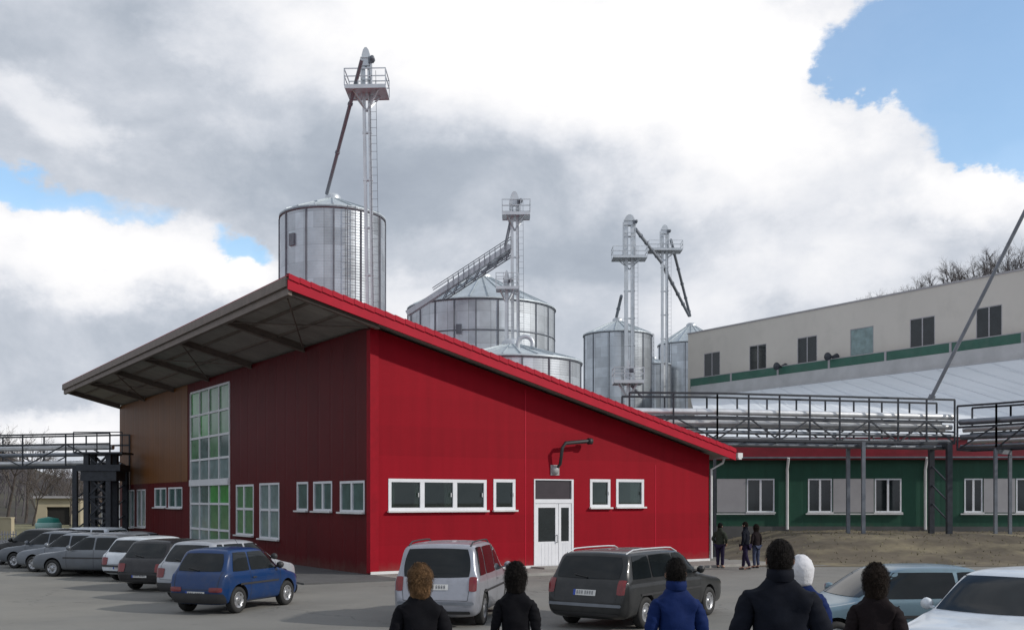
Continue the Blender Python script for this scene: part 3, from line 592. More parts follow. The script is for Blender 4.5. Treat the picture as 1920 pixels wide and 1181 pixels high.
for pxx in (1475, 1733): mb = MB(); u = gu(pxx); mb.tube([(u, -.45, zw2+.1), (u, -.16, zw2-.5), (u, -.16, .2)], .075); mb.build('downpipe', M['white_trim'], o)
mb = MB(); mb.box(-.001, .3, .3, 26, -.85, zw2); mb.build('end_wall', M['green_wall'], o)
# roof: from the fascia up to the pale building
inv = Matrix.Rotation(-ang, 4, 'Z') @ Matrix.Translation(-g0)
q = lambda v: tuple(inv @ v)
zE = .8+zw2+1.17
r1 = e0+D1*(UL-1)+Vector((0, 0, 12.3)); r2 = e0-D1*14+Vector((0, 0, 12.3)); r3 = g0-E1*.4-E2*.4; r3.z = zE; r4 = g0+E1*Lg-E2*.4; r4.z = zE
r1b = e0+D1*(UL-1); r1b.z = 0
mb = MB(); NR = 24
for i in range(NR):
    for j in range(2):
        f0, f1 = i/NR, (i+1)/NR; a, b = r1.lerp(r2, f0), r1.lerp(r2, f1); c, d = r4.lerp(r3, 1-f0), r4.lerp(r3, 1-f1)
        if j == 0: mb.quad(q(a), q(b), q(d), q(c))
        else: dz = Vector((0, 0, -.15)); mb.quad(q(c+dz), q(d+dz), q(b+dz), q(a+dz))
mb.build('roof', M['pale_roof'], o)
mb = MB()
for i in range(2, 22, 1): 
    f0 = i/22; a = r1.lerp(r2, f0); c = r4.lerp(r3, 1-f0); mb.beam(q(a+Vector((0, 0, .03))), q(c+Vector((0, 0, .02))), .04, .03)
mb.build('roof_seam', M['pale_roof'], o)
mb = MB(); zz = Vector((0, 0, 1.1)); mb.quad(q(r1), q(r2), q(r2+zz), q(r1+zz)); mb.quad(q(r1-D2*.1), q(r2-D2*.1), q(r2-D2*.1+Vector((0, 0, .12))), q(r1-D2*.1+Vector((0, 0, .12)))); mb.build('roof_upstand', M['roof_band'], o)
# earth bank
def bank(x, y):
    z = .8*min(1, max(0, (y-41.5)/6.0)); z = z*z*(3-2*z) if z < 1 else z
    z *= min(1, max(0, (x-9.4)/4))
    return .012+z+.13*min(1, max(.0, (x-9.3)/1.5))*mnoise.noise(Vector((x*.35, y*.5, 0)))*min(1, max(0, (y-40.5)/2))+.05*mnoise.noise(Vector((x*1.6, y*1.8, 3)))*min(1, max(0, (y-40.5)/2))
xs = [9.2+.35*i for i in range(110)]; ys = [40.3+.3*i for i in range(60)]+[60, 70, 90, 120]
tag(sheet('earth_bank', xs, ys, bank, M['soil']), kind='structure')
mb = MB(); rnd = random.Random(3)
for i in range(1500):
    x = rnd.uniform(10, 34); y = 41+rnd.random()*15; z = bank(x, y); h = rnd.uniform(.03, .11); a = rnd.uniform(0, 6.28); w = .03; lx, ly = rnd.uniform(-.12, .12), rnd.uniform(-.1, .1)
    mb.add([(x-w*math.cos(a), y-w*math.sin(a), z-.01), (x+w*math.cos(a), y+w*math.sin(a), z-.01), (x+lx, y+ly, z+h)], [(0, 1, 2)])
tag(mb.build('grass', M['grass'], None, False), 'short dry grass tufts on the earth bank before the green building', 'grass', kind='stuff')
# ------------------------------------------------------------------ pipe racks
def rack(label, segs, zs_, posts, cols, name='pipe_rack', railz=None, depth=1.8, truss=True):
    """segs: polyline (ground xy); zs_: dict of heights; posts spacing; cols: distances of columns"""
    o = thing(name, label, 'pipe rack', (segs[0][0], segs[0][1], 0)); org = Vector((segs[0][0], segs[0][1], 0))
    pts = [Vector((x, y, 0))-org for x, y in segs]; d = (pts[1]-pts[0]).normalized(); back = Vector((-d.y, d.x, 0))
    def along(z, off): return [p+back*off+Vector((0, 0, z)) for p in pts]
    def line(mb, z, off, w):
        a = along(z, off)
        for i in range(len(a)-1): mb.beam(a[i], a[i+1], w, w)
    for (z, off, r, m) in zs_['pipes']:
        mb = MB(); mb.tube(along(z, off), r, 12); L = 0
        for i in range(len(pts)-1):
            a, b = along(z, off)[i:i+2]; n = int((b-a).length/3.1); e = (b-a).normalized()
            for k in range(1, n+1): mb.tube([a+e*(k*3.1-.05), a+e*(k*3.1+.05)], r*1.07, 12)
        mb.build('pipe', M[m], o)
    fr = MB()
    for z in zs_['chords']:
        for off in (0, depth): line(fr, z, off, .10)
    fr.build('chord', M['steel_dark'], o)
    rl = MB()
    for off in (0, depth):
        line(rl, zs_['rail'], off, .09); line(rl, zs_['rail']-.5, off, .035) if zs_.get('mid') else None
    rl.build('railing', M['steel_dark'], o)
    zc0, zc1 = min(zs_['chords']), max(zs_['chords'])
    for i in range(len(pts)-1):
        L = (pts[i+1]-pts[i]).length; n = max(1, int(L/posts))
        for k in range(n+1):
            p = pts[i].lerp(pts[i+1], k/n)
            po = MB()
            for off in (0, depth): po.beam(p+back*off+Vector((0, 0, zc0)), p+back*off+Vector((0, 0, zs_['rail'])), .07, .07)
            po.beam(p+Vector((0, 0, zc0-.01)), p+back*depth+Vector((0, 0, zc0-.01)), .08, .08); po.build('post', M['steel_dark'], o)
            if k < n and truss and k % 2 == 0:
                for off in (0, depth):
                    tr = MB()
                    m_ = pts[i].lerp(pts[i+1], (k+1)/n); tr.beam(p+back*off+Vector((0, 0, zc0)), m_+back*off+Vector((0, 0, zc1)), .06, .06)
                    e_ = pts[i].lerp(pts[i+1], min(1, (k+2)/n)); tr.beam(e_+back*off+Vector((0, 0, zc0)), m_+back*off+Vector((0, 0, zc1)), .06, .06)
                    tr.build('truss', M['steel_dark'], o)
    for (i, f, w, zb, mat) in cols:
        p = pts[i].lerp(pts[i+1], f); mb = MB()
        for off in (0, depth): mb.beam(p+back*off+Vector((0, 0, zb)), p+back*off+Vector((0, 0, zc0)), w, w)
        mb.beam(p+Vector((0, 0, zc0-.15)), p+back*depth+Vector((0, 0, zc0-.15)), .15, .2)
        zz = zb+.8
        while zz < zc0-1 and w > .2: mb.beam(p+Vector((0, 0, zz)), p+back*depth+Vector((0, 0, zz+.9)), .06, .06); zz += .9
        mb.build('column', M[mat], o)
    return o
ra = W(1180, HY, 47); rb = W(1345, HY, 47.3); rc = W(1790, HY, 50.4)
rack('dark steel pipe rack with railing and silver lagged pipes before the green building', [(ra.x, ra.y), (rb.x, rb.y), (rc.x, rc.y)],
 dict(pipes=[(6.45, .25, .15, 'lag'), (6.5, .75, .10, 'lag_dark'), (6.2, 1.3, .06, 'steel_dark'), (5.98, .35, .13, 'lag'), (5.93, 1.1, .16, 'lag'), (5.74, .1, .04, 'steel_dark'), (5.55, .2, .09, 'lag_dark'), (5.30, .4, .07, 'lag'), (5.02, .6, .11, 'lag_dark')],
      chords=[5.2, 6.2], rail=7.25, mid=False), 1.38, [(0, .97, .12, 0.0, 'steel_dark'), (1, .60, .16, .7, 'steel_grey'), (1, .975, .24, .7, 'steel_dark')])
rd = rc+Vector((.12, -.02, 0)); re_ = W(1868, HY, 49.0); rf_ = W(1990, HY, 46.5)
rack('lower continuation of the pipe rack at the right edge, with dark struts', [(rd.x, rd.y), (re_.x, re_.y), (rf_.x, rf_.y)],
 dict(pipes=[(6.2, .25, .15, 'lag_dark'), (5.85, .6, .12, 'lag'), (5.5, .35, .13, 'lag_dark'), (5.3, 1.1, .1, 'lag'), (5.05, .3, .08, 'lag_dark'), (5.7, 1.3, .05, 'steel_dark')],
      chords=[4.9, 5.95], rail=6.95, mid=False), 1.2, [(0, .98, .14, .7, 'steel_grey')], depth=1.5)
# leaning pole
mb = MB(); p0 = W(1745, 748, 49); p1 = W(1935, 370, 47.5); mb.tube([p0, p1], .085, 10); mb.tube([p0-Vector((0, 0, .02)), p0+(p1-p0)*.02], .15, 10)
tag(mb.build('guy_pole', M['steel_grey']), 'long grey steel pole leaning up to the right from the pipe rack', 'pole')
# left rack
la = W(-260, HY, 66); lb = W(206, HY, 61)
rack('pipe bridge with pale lagged pipes crossing at the far left, before the hill', [(la.x, la.y), (lb.x, lb.y)],
 dict(pipes=[(5.55, .3, .14, 'lag'), (5.2, 1.0, .12, 'lag_dark'), (4.68, .3, .13, 'lag'), (4.6, 1.1, .1, 'lag_dark')], chords=[4.45, 5.75], rail=6.35, mid=False), 2.6,
 [(0, .985, .3, 0, 'steel_dark'), (0, .87, .26, 0, 'steel_dark')])
o = thing('support_tower', 'dark braced steel support tower under the end of the left pipe bridge', 'support tower', W(190, HY, 60.2)-Vector((0, 0, CH)))
mb = MB()
for x in (-.62, .62):
    for y in (-.5, .5): mb = MB(); mb.beam((x, y, 0), (x, y, 5.1), .28, .28); mb.build('post', M['steel_dark'], o)
mb = MB()
for k in range(4):
    z = .3+k*1.2
    for y in (-.5, .5): mb = MB(); mb.beam((-.62, y, z), (.62, y, z+1.2), .1, .1); mb.beam((.62, y, z), (-.62, y, z+1.2), .09, .09); mb.beam((-.62, y, z), (.62, y, z), .1, .1); mb.build('brace', M['steel_dark'], o)
mb = MB(); mb.box(-1.1, 1.35, -.8, .8, 4.15, 4.5); mb.box(-.9, 1.1, -.7, .7, 3.6, 4.14); mb.box(-1.2, 1.5, -.9, .9, 5.1, 5.2); mb.build('platform', M['steel_dark'], o)
mb = MB()
for x in (-1.2, .1, 1.5): mb.beam((x, -.9, 5.2), (x, -.9, 6.3), .05, .05)
mb.beam((-1.2, -.9, 6.3), (1.5, -.9, 6.3), .05, .05); mb.build('railing', M['steel_dark'], o)

# ------------------------------------------------------------------ left background
def hillL(x, y):
    if y < 95: return -1.5+.015*y
    f = min(1, (y-95)/120); q = x*215/y; ks = [(-400, 26), (-114, 16), (-103, 12), (-97, 8), (-90, 6), (-76, 5), (-20, 3), (300, 0)]; z = 26
    for (x0, z0_), (x1_, z1_) in zip(ks, ks[1:]):
        if x0 <= q <= x1_: z = z0_+(z1_-z0_)*(q-x0)/(x1_-x0)
        elif q > x1_: z = z1_
    return -.1+f*z*y/215+1.0*mnoise.noise(Vector((x*.03, y*.03, 0)))*f
xs = [-330+6*i for i in range(64)]; ys = [93+5*i for i in range(46)]
tag(sheet('hill', xs, ys, hillL, M['hill']), kind='structure')
tag(sheet('grass_verge', [-75+3*i for i in range(19)], [68+2*i for i in range(15)], lambda x, y: .02+.4*min(1, max(0, (y-69)/14))+.12*mnoise.noise(Vector((x*.3, y*.3, 0))), M['grass']), kind='structure')
o = thing('flat_roofed_shed', 'small cream flat-roofed shed with dark opening at the far left', 'shed', W(108, HY, 92)-Vector((0, 0, CH-.2)), R(8))
wall_holes(-1.8, 1.8, 0, 2.5, [(-.9, 1.0, 0, 1.75)], .3, F).build('wall', M['cream'], o)
mb = MB(); mb.box(-1.8, 1.8, .31, 4, 0, 2.5); mb.build('rear_block', M['cream'], o)
mb = MB(); mb.box(-.9, 1.0, .2, .28, 0, 1.75); mb.build('doorway', M['dark_open'], o)
mb = MB(); mb.box(-2.1, 2.1, -.35, 4.2, 2.5, 2.68); mb.build('roof', M['panel_grey'], o)
mb = MB(); a = W(-60, HY, 74); b = W(24, HY, 72); mb.beam((a.x, a.y, .55), (b.x, b.y, .55), .25, 1.5); mb.beam((a.x, a.y, 1.34), (b.x, b.y, 1.34), .35, .08)
tag(mb.build('low_wall', M['cream']), 'low cream masonry wall at the left edge behind the cars', 'wall')
o = thing('paling_fence', 'low pale picket fence at the far left edge', 'fence', (0, 0, 0)); a = W(-80, HY, 60); b = W(30, HY, 60); mb = MB()
for k in range(22): p = a.lerp(b, k/21); mb.beam((p.x, p.y, 0), (p.x, p.y, .78), .05, .03)
mb.build('picket', M['panel_grey'], o); mb = MB(); mb.beam((a.x, a.y+.03, .6), (b.x, b.y+.03, .6), .03, .06); mb.beam((a.x, a.y+.03, .2), (b.x, b.y+.03, .2), .03, .06); mb.build('rail', M['panel_grey'], o)
# teal recycling bell
c = W(91, HY, 48.5); o = thing('recycling_container', 'teal round-shouldered recycling container behind the left cars', 'container', (c.x, c.y, 0)); o.scale = (1.0, 1.0, 1.12)
mb = MB(); mb.lathe([(.42, 0), (.52, .12), (.53, 1.15), (.50, 1.35), (.44, 1.5), (.001, 1.58)], n=24); mb.build('body', M['teal'], o)
mb = MB(); mb.lathe([(.535, 1.1), (.56, 1.12), (.56, 1.3), (.515, 1.34)], n=24); mb.build('lid_band', M['teal_light'], o)
mb = MB(); mb.lathe([(.14, 0), (.14, -.04), (.001, -.04)], (0, -.5, 1.0), 16, axis='y'); mb.build('opening', M['dark_open'], o)
# white store behind support tower
o = thing('white_store', 'small white rendered store behind the support tower', 'shed', W(212, HY, 84)-Vector((0, 0, CH)))
mb = MB(); mb.box(-.9, 1.6, 0, 3, 0, 2.35); mb.build('wall', M['white_trim'], o); mb = MB(); mb.box(-1.0, 1.8, -.2, 3.2, 2.35, 2.5); mb.build('roof', M['brick'], o)
# ------------------------------------------------------------------ bare trees
def tree_mesh(seed, h=9, mat='bark', spread=.5, depth=5):
    rn = random.Random(seed); tr, cr = MB(), MB()
    def grow(p, d, L, r, lev):
        n = 3 if lev < 2 else 2; pts = [p]
        for i in range(n): d = (d+Vector((rn.gauss(0, .12), rn.gauss(0, .12), rn.gauss(.05, .06)))).normalized(); pts.append(pts[-1]+d*L/n)
        (tr if lev == 0 else cr).tube(pts, r, 6 if lev < 2 else 3, r1=r*.55, cap=False)
        if lev >= depth: return
        k = 5 if lev == 0 else rn.choice((3, 4, 4))
        for i in range(k):
            f = rn.uniform(.45, 1) if lev else rn.uniform(.5, 1); q_ = pts[0].lerp(pts[-1], f) if lev else pts[min(n, 1+int(f*n))]
            if lev: q_ = pts[min(n-1, int(f*n))].lerp(pts[min(n, int(f*n)+1)], f*n-int(f*n))
            a = rn.uniform(0, 6.28); o1 = d.orthogonal().normalized(); o2 = d.cross(o1); nd = (d+(o1*math.cos(a)+o2*math.sin(a))*rn.uniform(.4, 1)*spread*1.6).normalized()
            grow(q_, nd, L*rn.uniform(.5, .72), r*.5, lev+1)
    grow(Vector((0, 0, 0)), Vector((0, 0, 1)), h*.42, h*.016, 0)
    return tr, cr
protos = []
for sd_ in (1, 5, 9): protos.append(tree_mesh(sd_, 9, spread=.55 if sd_ != 5 else .8))
pm_ = [None]*3; ph_ = [max(v[2] for v in p[1].v) for p in protos]
def tree(kind, loc, s, rz, label, group, mat='bark'):
    o = thing('bare_tree', label, 'tree', loc, rz, group); o.scale = (s, s, s)
    if pm_[kind] is None:
        a = protos[kind][0].build('trunk', M[mat], o, False); b = protos[kind][1].build('crown', M[mat], o, False); pm_[kind] = (a, b)
    else:
        for c in pm_[kind]: k = c.copy(); k.parent = o; link(k)
    return o
def hillR(x, y):
    d = Vector((x-B0.x, y-B0.y, 0)); back = d.dot(D2)-16.5; al = d.dot(D1)
    if back < 0: return -1
    return min(25.6, 35.7-.4375*al, 3+back*2.2)+.8*mnoise.noise(Vector((x*.05, y*.05, 1)))
tag(sheet('wooded_slope', [30+4*i for i in range(50)], [60+4*i for i in range(34)], hillR, M['hill']), kind='structure')
trl = [(1622, 552, 'faint small bare tree at the left end of the row on the pale building skyline'), (1650, 545, 'small bare tree above the fourth window of the pale building'),
 (1680, 540, 'low bare tree just left of the dark round pair above the pale building'), (1712, 524, 'left one of the dark round pair of bare trees above the fifth window'), (1738, 516, 'right one of the dark round pair of bare trees above the fifth window'),
 (1772, 520, 'low bare tree between the round pair and the tall trees'), (1800, 500, 'first of the taller bare trees, left of the leaning pole'), (1826, 482, 'tall bare tree just left of the leaning pole'), (1850, 470, 'bare tree whose crown reaches the leaning pole from the left'), (1872, 478, 'bare tree directly behind the leaning pole'), (1895, 462, 'bare tree just right of the leaning pole'), (1920, 452, 'bare tree cut by the right edge above the pale building')]
for i, (px, yt, lb_) in enumerate(trl):
    Y = 116+(i % 3)*4; p = W(px, yt-6, Y); s = .52+.07*(i % 4); k = i % 3
    zb = hillR(p.x, p.y)-.15; s = max(.35, (p.z-zb)/ph_[k]); tree(k, (p.x, p.y, zb), s, i*1.7, lb_, 'bare trees on the slope above the pale building')
lt = [(-40, 770, 105, 10, 'tall'), (14, 792, 110, 9, 'forked'), (48, 812, 105, 8, 'round'), (80, 850, 100, 7, 'small'), (112, 868, 98, 6, 'slender'), (150, 872, 104, 7, 'grey'), (188, 870, 100, 7, 'dark'), (60, 862, 88, 6, 'low'), (130, 890, 86, 5, 'twiggy')]
wh = ['left edge of the photo', 'darkest top of the far left hill', 'shoulder of the left hill', 'pipe bridge left of the cream shed', 'pipe bridge right above the cream shed', 'pipe bridge left of the support tower', 'support tower', 'hill foot above the teal container', 'cream shed']
for i, (px, yt, Y, h, ad) in enumerate(lt):
    p = W(px, yt, Y); zb = max(hillL(p.x, p.y), 0)-.1; s = (p.z-zb)/ph_[i % 3]
    tree(i % 3, (p.x, p.y, zb), s, i*2.1, f'{ad} bare tree rising behind the {wh[i]}', 'bare trees on the left hill')
# woodland mass on the left hill
rn = random.Random(11); base_cr = tree_mesh(21, 6, depth=3)
mb = MB()
for i in range(150):
    y = rn.uniform(104, 215); x = -y*rn.uniform(.38, .62); z = hillL(x, y)-.3; a = rn.uniform(0, 6.28); s = rn.uniform(.8, 1.3); ca, sa = math.cos(a)*s, math.sin(a)*s
    for src in base_cr: mb.add([(x+v[0]*ca-v[1]*sa, y+v[0]*sa+v[1]*ca, z+v[2]*s) for v in src.v], src.f)
tag(mb.build('woodland', M['bark_far'], None, False), 'dim brown leafless woodland covering the left hillside', 'woodland', kind='stuff')

mb = MB(); rn = random.Random(5)
for i in range(150):
    y = rn.uniform(106, 126); x = rn.uniform(1595, 1975); x = (x-CX)/FPX*y; z = hillR(x, y)-.2; a = rn.uniform(0, 6.28); s = rn.uniform(.38, .72); ca, sa = math.cos(a)*s, math.sin(a)*s
    for src in base_cr: mb.add([(x+v[0]*ca-v[1]*sa, y+v[0]*sa+v[1]*ca, z+v[2]*s) for v in src.v], src.f)
tag(mb.build('scrub', M['bark_far'], None, False), 'low brown leafless scrub along the slope above the pale building', 'scrub', kind='stuff')
# ------------------------------------------------------------------ cars
def evaluated(o):
    bpy.context.view_layer.update(); dg = bpy.context.evaluated_depsgraph_get(); return bpy.data.meshes.new_from_object(o.evaluated_get(dg))
def sq(u, v, k): return u*math.sqrt(max(0, 1-k*v*v/2)), v*math.sqrt(max(0, 1-k*u*u/2))
def patch(bvh, corners, axis, side, n=10, m=6, off=.006, k=.35, start=4.):
    """project a rounded quad (in side or end view) onto the body"""
    vs = []; a, b, c, d = [Vector(p) for p in corners]
    for j in range(m+1):
        for i in range(n+1):
            u, v = sq(-1+2*i/n, -1+2*j/m, k); u = (u+1)/2; v = (v+1)/2
            p = (a*(1-u)+b*u)*(1-v)+(d*(1-u)+c*u)*v
            if axis == 'y': org = Vector((p[0], side*start, p[1])); dr = Vector((0, -side, 0))
            elif axis == 'x': org = Vector((side*start, p[0], p[1])); dr = Vector((-side, 0, 0))
            else: org = Vector((p[0], p[1], start)); dr = Vector((0, 0, -1))
            hit, nn, idx, dist = bvh.ray_cast(org, dr)
            if hit is None: hit, nn, idx, dist = bvh.find_nearest(org+dr*(start-.8))
            vs.append(hit+nn*off)
    mb = MB(); w = n+1
    mb.add(vs, [(j*w+i, j*w+i+1, (j+1)*w+i+1, (j+1)*w+i) for j in range(m) for i in range(n)], 0, True)
    return mb
def text_obj(name, body, size, parent, loc, rot, mat):
    cu = bpy.data.curves.new(name, 'FONT'); cu.body = body; cu.size = size; cu.align_x = 'CENTER'; cu.align_y = 'CENTER'; cu.extrude = .001
    t = link(bpy.data.objects.new('tmp', cu)); me = evaluated(t); bpy.data.objects.remove(t)
    me.materials.clear(); me.materials.append(mat); o = link(bpy.data.objects.new(name, me)); o.parent = parent; o.location = loc; o.rotation_euler = rot; return o
def car(label, L, Wd, H, kind, paint_m, loc, head, group=None, rails=False, bumper=None, glassm='car_glass', plate_w=.5, low_lights=False, antenna=False, rack_=False):
    o = thing('parked_car', label, 'car', loc, head, group)    # local +x is the front
    w = Wd/2; hL = L/2
    # profile keys (x from rear as fraction): rear belt, rear roof, front roof, screen base
    K = dict(hatch=(.03, .13, .55, .76), estate=(.02, .085, .57, .74), mpv=(.02, .08, .58, .80), sedan=(.17, .30, .56, .73), coupe=(.06, .22, .55, .73))[kind]
    xb, xr, xf, xs = [k*L-hL for k in K]
    belt = H*(.615 if kind != 'mpv' else .58); hood0 = belt+.01; nose = H*.50; r = .30 if L > 3.5 else .265
    r = min(.33, H*.205)
    tw = w*(.80 if kind not in ('mpv', 'estate') else .84)
    lo = .20; st = []
    def s_(x, zl, zb, ztp, ww, wtop, flat=False): st.append((x, zl, zb, ztp, ww, wtop))
    rearbelt = belt if kind != 'sedan' else belt+.02
    s_(-hL, .34, .52, .56, w*.78, w*.70); s_(-hL+.03, .28, .60, .66, w*.90, w*.8); s_(-hL+.10, .24, rearbelt*.93 if kind == 'sedan' else belt*.96, rearbelt if kind == 'sedan' else belt, w*.95, w*.85)
    if kind == 'sedan':
        s_(-hL+.25, .22, belt*.97, rearbelt+.01, w*.98, w*.82); s_(xb-.03, lo, belt, rearbelt+.04, w, w*.82)
    else:
        s_(xb+.07, .22, belt*.985, belt+.05, w*.97, w*.88)
    for f in (.25, .6, .9): s_(xb+.03+(xr-xb)*f, lo, belt, belt+.04+(H-.02-belt-.04)*f, w, w*.86+(tw-w*.86)*f)
    s_(xr+.06, lo, belt, H-.015, w, tw)
    for f in (.33, .66): s_(xr+(xf-xr)*f, lo, belt, H, w, tw)
    s_(xf-.03, lo, belt, H-.01, w, tw)
    for f in (.3, .65, .93): s_(xf+(xs-xf)*f, lo, belt*.995, H-.02+(hood0-H+.03)*f, w, tw+(w*.86-tw)*f)
    s_(xs+.08, lo, belt*.96, hood0, w*.99, w*.86)
    for f in (.3, .7): x = xs+(hL-xs)*f; s_(x, lo, belt*.95+(nose-belt*.95)*f, hood0+(nose+.06-hood0)*f, w*(.985-.04*f), w*(.84-.04*f))
    s_(hL-.12, .22, nose*.92, nose+.05, w*.90, w*.76); s_(hL-.03, .26, nose*.82, nose*.92, w*.80, w*.68); s_(hL, .32, nose*.72, nose*.80, w*.66, w*.58)
    vs = []; nsec = 9
    for (x, zl, zb, ztp, ww, wt) in st:
        half = [(0, zl), (ww*.82, zl), (ww*.97, zl+.07), (ww, zl+(zb-zl)*.5), (ww*.985, zb-.02), (ww*.95, zb+.02 if ztp > zb+.03 else zb), (wt*1.0, max(ztp-.07, zb+.01)), (wt*.88, ztp-.012), (0, ztp+.012)]
        half = half
        ring = [(x, -y, z) for y, z in half]+[(x, y, z) for y, z in half[-2:0:-1]]
        vs += ring
    nr = 2*nsec-2; ns = len(st); mbv = MB()
    mbv.add(vs, [(i*nr+j, i*nr+(j+1) % nr, (i+1)*nr+(j+1) % nr, (i+1)*nr+j) for i in range(ns-1) for j in range(nr)]+[tuple(range(nr))[::-1], tuple((ns-1)*nr+j for j in range(nr))], 0, True)
    body = mbv.build('body', [M[paint_m] if isinstance(paint_m, str) else paint_m, M['black_plastic']], None)
    sub = body.modifiers.new('s', 'SUBSURF'); sub.levels = 2; sub.render_levels = 2
    xw = (-hL+L*.19, hL-L*.195)
    cuts = []
    for x in xw:
        for sg in (-1, 1):
            c = MB(); c.lathe([(.001, 0), (r+.055, 0), (r+.055, .5), (.001, .5)], (x, sg*(w+.1) if sg < 0 else w-.25-.15, r+.01), 28, 1, axis='y')
            if sg < 0: c = MB(); c.lathe([(.001, 0), (r+.055, 0), (r+.055, .42), (.001, .42)], (x, -w-.12, r+.01), 28, 1, axis='y')
            else: c = MB(); c.lathe([(.001, 0), (r+.055, 0), (r+.055, .42), (.001, .42)], (x, w-.30, r+.01), 28, 1, axis='y')
            co_ = c.build('cut', [M['black_plastic'], M['black_plastic']]); cuts.append(co_)
            bo = body.modifiers.new('b', 'BOOLEAN'); bo.operation = 'DIFFERENCE'; bo.object = co_; bo.solver = 'EXACT'
    bpy.context.view_layer.update()
    for m_ in body.modifiers:
        if m_.type == 'BOOLEAN': m_.show_viewport = False
    solid = evaluated(body); bvh = BVHTree.FromPolygons([v.co.copy() for v in solid.vertices], [tuple(p.vertices) for p in solid.polygons])
    for m_ in body.modifiers: m_.show_viewport = True
    me = evaluated(body); body.modifiers.clear(); body.data = me; body.parent = o; me.name = 'body'
    for c in cuts: bpy.data.objects.remove(c)
    for p_ in me.polygons: p_.use_smooth = True
    try: me.set_sharp_from_angle(angle=R(50))
    except Exception: pass
    z0, z1 = belt+.045, H-.095
    lerp = lambda a, b, f: a+(b-a)*f
    def xrear(z): return lerp(xb+.05, xr+.04, (z-belt)/(H-belt))
    def xfront(z): return lerp(xs, xf-.02, (z-belt)/(H-belt))
    gm = M[glassm]
    ins = .14 if kind in ('sedan',) else .16
    A0, A1 = xrear(z0)+ins+.06, xrear(z1)+ins-.02; F0, F1 = xfront(z0)-.16, xfront(z1)-.07
    splits = {'hatch': [.36] if L < 3.4 else [.18, .52], 'coupe': [.34], 'estate': [.27, .62], 'mpv': [.24, .62], 'sedan': [.10, .52]}[kind]
    for sg in (-1, 1):
        e = [0]+splits+[1]
        for i in range(len(e)-1):
            a0, a1 = lerp(A0, F0, e[i])+(.03 if i else 0), lerp(A1, F1, e[i])+(.03 if i else 0); b0, b1 = lerp(A0, F0, e[i+1])-(.03 if i < len(e)-2 else 0), lerp(A1, F1, e[i+1])-(.03 if i < len(e)-2 else 0)
            a1 = max(a1, a0) if i else a1
            if i: a1 = lerp(A0, F0, e[i])+.03; 
            if i < len(e)-2: b1 = b0
            b1 = max(b1, a1+.05)
            g_ = patch(bvh, [(a0, z0), (b0, z0), (b1, z1), (a1, z1)], 'y', sg, off=.007, k=.12); g_.build('side_window', gm, o)
        # trim strip and seams, handles
        patch(bvh, [(-hL+.35+r, .50*belt+.18), (xw[1]-r-.12, .50*belt+.18), (xw[1]-r-.12, .50*belt+.225), (-hL+.35+r, .50*belt+.225)], 'y', sg, 14, 2, .012, 0).build('side_trim', M['black_plastic'], o)
        sm = MB()
        for f in splits[-1:]+[1.02]:
            x = lerp(A0, F0, f); patch(bvh, [(x-.006, .30), (x+.006, .30), (x+.006, z0), (x-.006, z0)], 'y', sg, 1, 12, .003, 0).build('door_seam', M['black_plastic'], o)
        if kind not in ('coupe',) and L > 3.4: x = lerp(A0, F0, splits[0])+.0; patch(bvh, [(x-.006, .55), (x+.006, .55), (x+.006, z0), (x-.006, z0)], 'y', sg, 1, 10, .003, 0).build('door_seam', M['black_plastic'], o)
        for f in splits[-1:]: x = lerp(A0, F0, f); patch(bvh, [(x+.05, belt-.13), (x+.20, belt-.13), (x+.20, belt-.10), (x+.05, belt-.10)], 'y', sg, 4, 1, .025, .1).build('door_handle', M['black_plastic'] if bumper == 'black' else (M[paint_m] if isinstance(paint_m, str) else paint_m), o)
        mi = MB(); mi.lathe([(.001, -.07), (.07, -.06), (.085, 0), (.07, .05), (.001, .06)], (xfront(belt+.08)-.22, sg*(w+.07), belt+.11), 12, axis='x'); mi.beam((xfront(belt+.08)-.2, sg*(w-.06), belt+.06), (xfront(belt+.08)-.2, sg*(w+.05), belt+.09), .05, .03); mi.build('mirror', M['black_plastic'] if bumper == 'black' else (M[paint_m] if isinstance(paint_m, str) else paint_m), o)
        # lamps
        if kind in ('mpv', 'estate'): za, zb2, ya, yb = belt-.24, belt+.04, w*.76, w*.93
        elif kind == 'hatch': za, zb2, ya, yb = belt-.33, belt-.10, w*.60, w*.93
        else: za, zb2, ya, yb = belt-.27, belt-.08, w*.52, w*.92
        if low_lights: za, zb2, ya, yb = .50, .60, w*.48, w*.90
        c_ = [(sg*ya, za), (sg*yb, za), (sg*yb, zb2), (sg*ya, zb2)]
        patch(bvh, c_, 'x', -1, 5, 5, .012, .3).build('tail_light', M['lens_red'], o)
        patch(bvh, [(sg*w*.45, nose*.80), (sg*w*.85, nose*.80), (sg*w*.88, nose*.98), (sg*w*.45, nose*.95)], 'x', 1, 6, 4, .012, .4).build('headlight', M['lens_clear'], o)
        for k, x in enumerate(xw):
            t = MB(); y0 = sg*(w-.02)
            t.lathe([(r*.60, -.03*1), (r*.64, .0), (r*.93, .0), (r, -.03), (r, -.16), (r*.9, -.18), (r*.6, -.18)] if sg > 0 else [(r*.60, .03), (r*.64, 0), (r*.93, 0), (r, .03), (r, .16), (r*.9, .18), (r*.6, .18)], (x, y0, r), 28, axis='y')
            wh_ = t.build('wheel', M['rubber'], o)
            rm = MB(); s = -sg; rm.lathe([(.001, s*.01), (r*.16, s*.01), (r*.2, s*.03), (r*.5, s*.035), (r*.57, s*.01), (r*.62, s*.005), (r*.62, s*.08)], (x, y0, r), 24, axis='y')
            for q_ in range(5):
                a = q_*2*math.pi/5+.3; rm.lathe([(.001, s*-.036), (r*.09, s*-.0365)], (x+math.cos(a)*r*.38, y0, r+math.sin(a)*r*.38), 8, 1, axis='y')
            rm.build('rim', [M['rim'], M['black_plastic']], wh_)
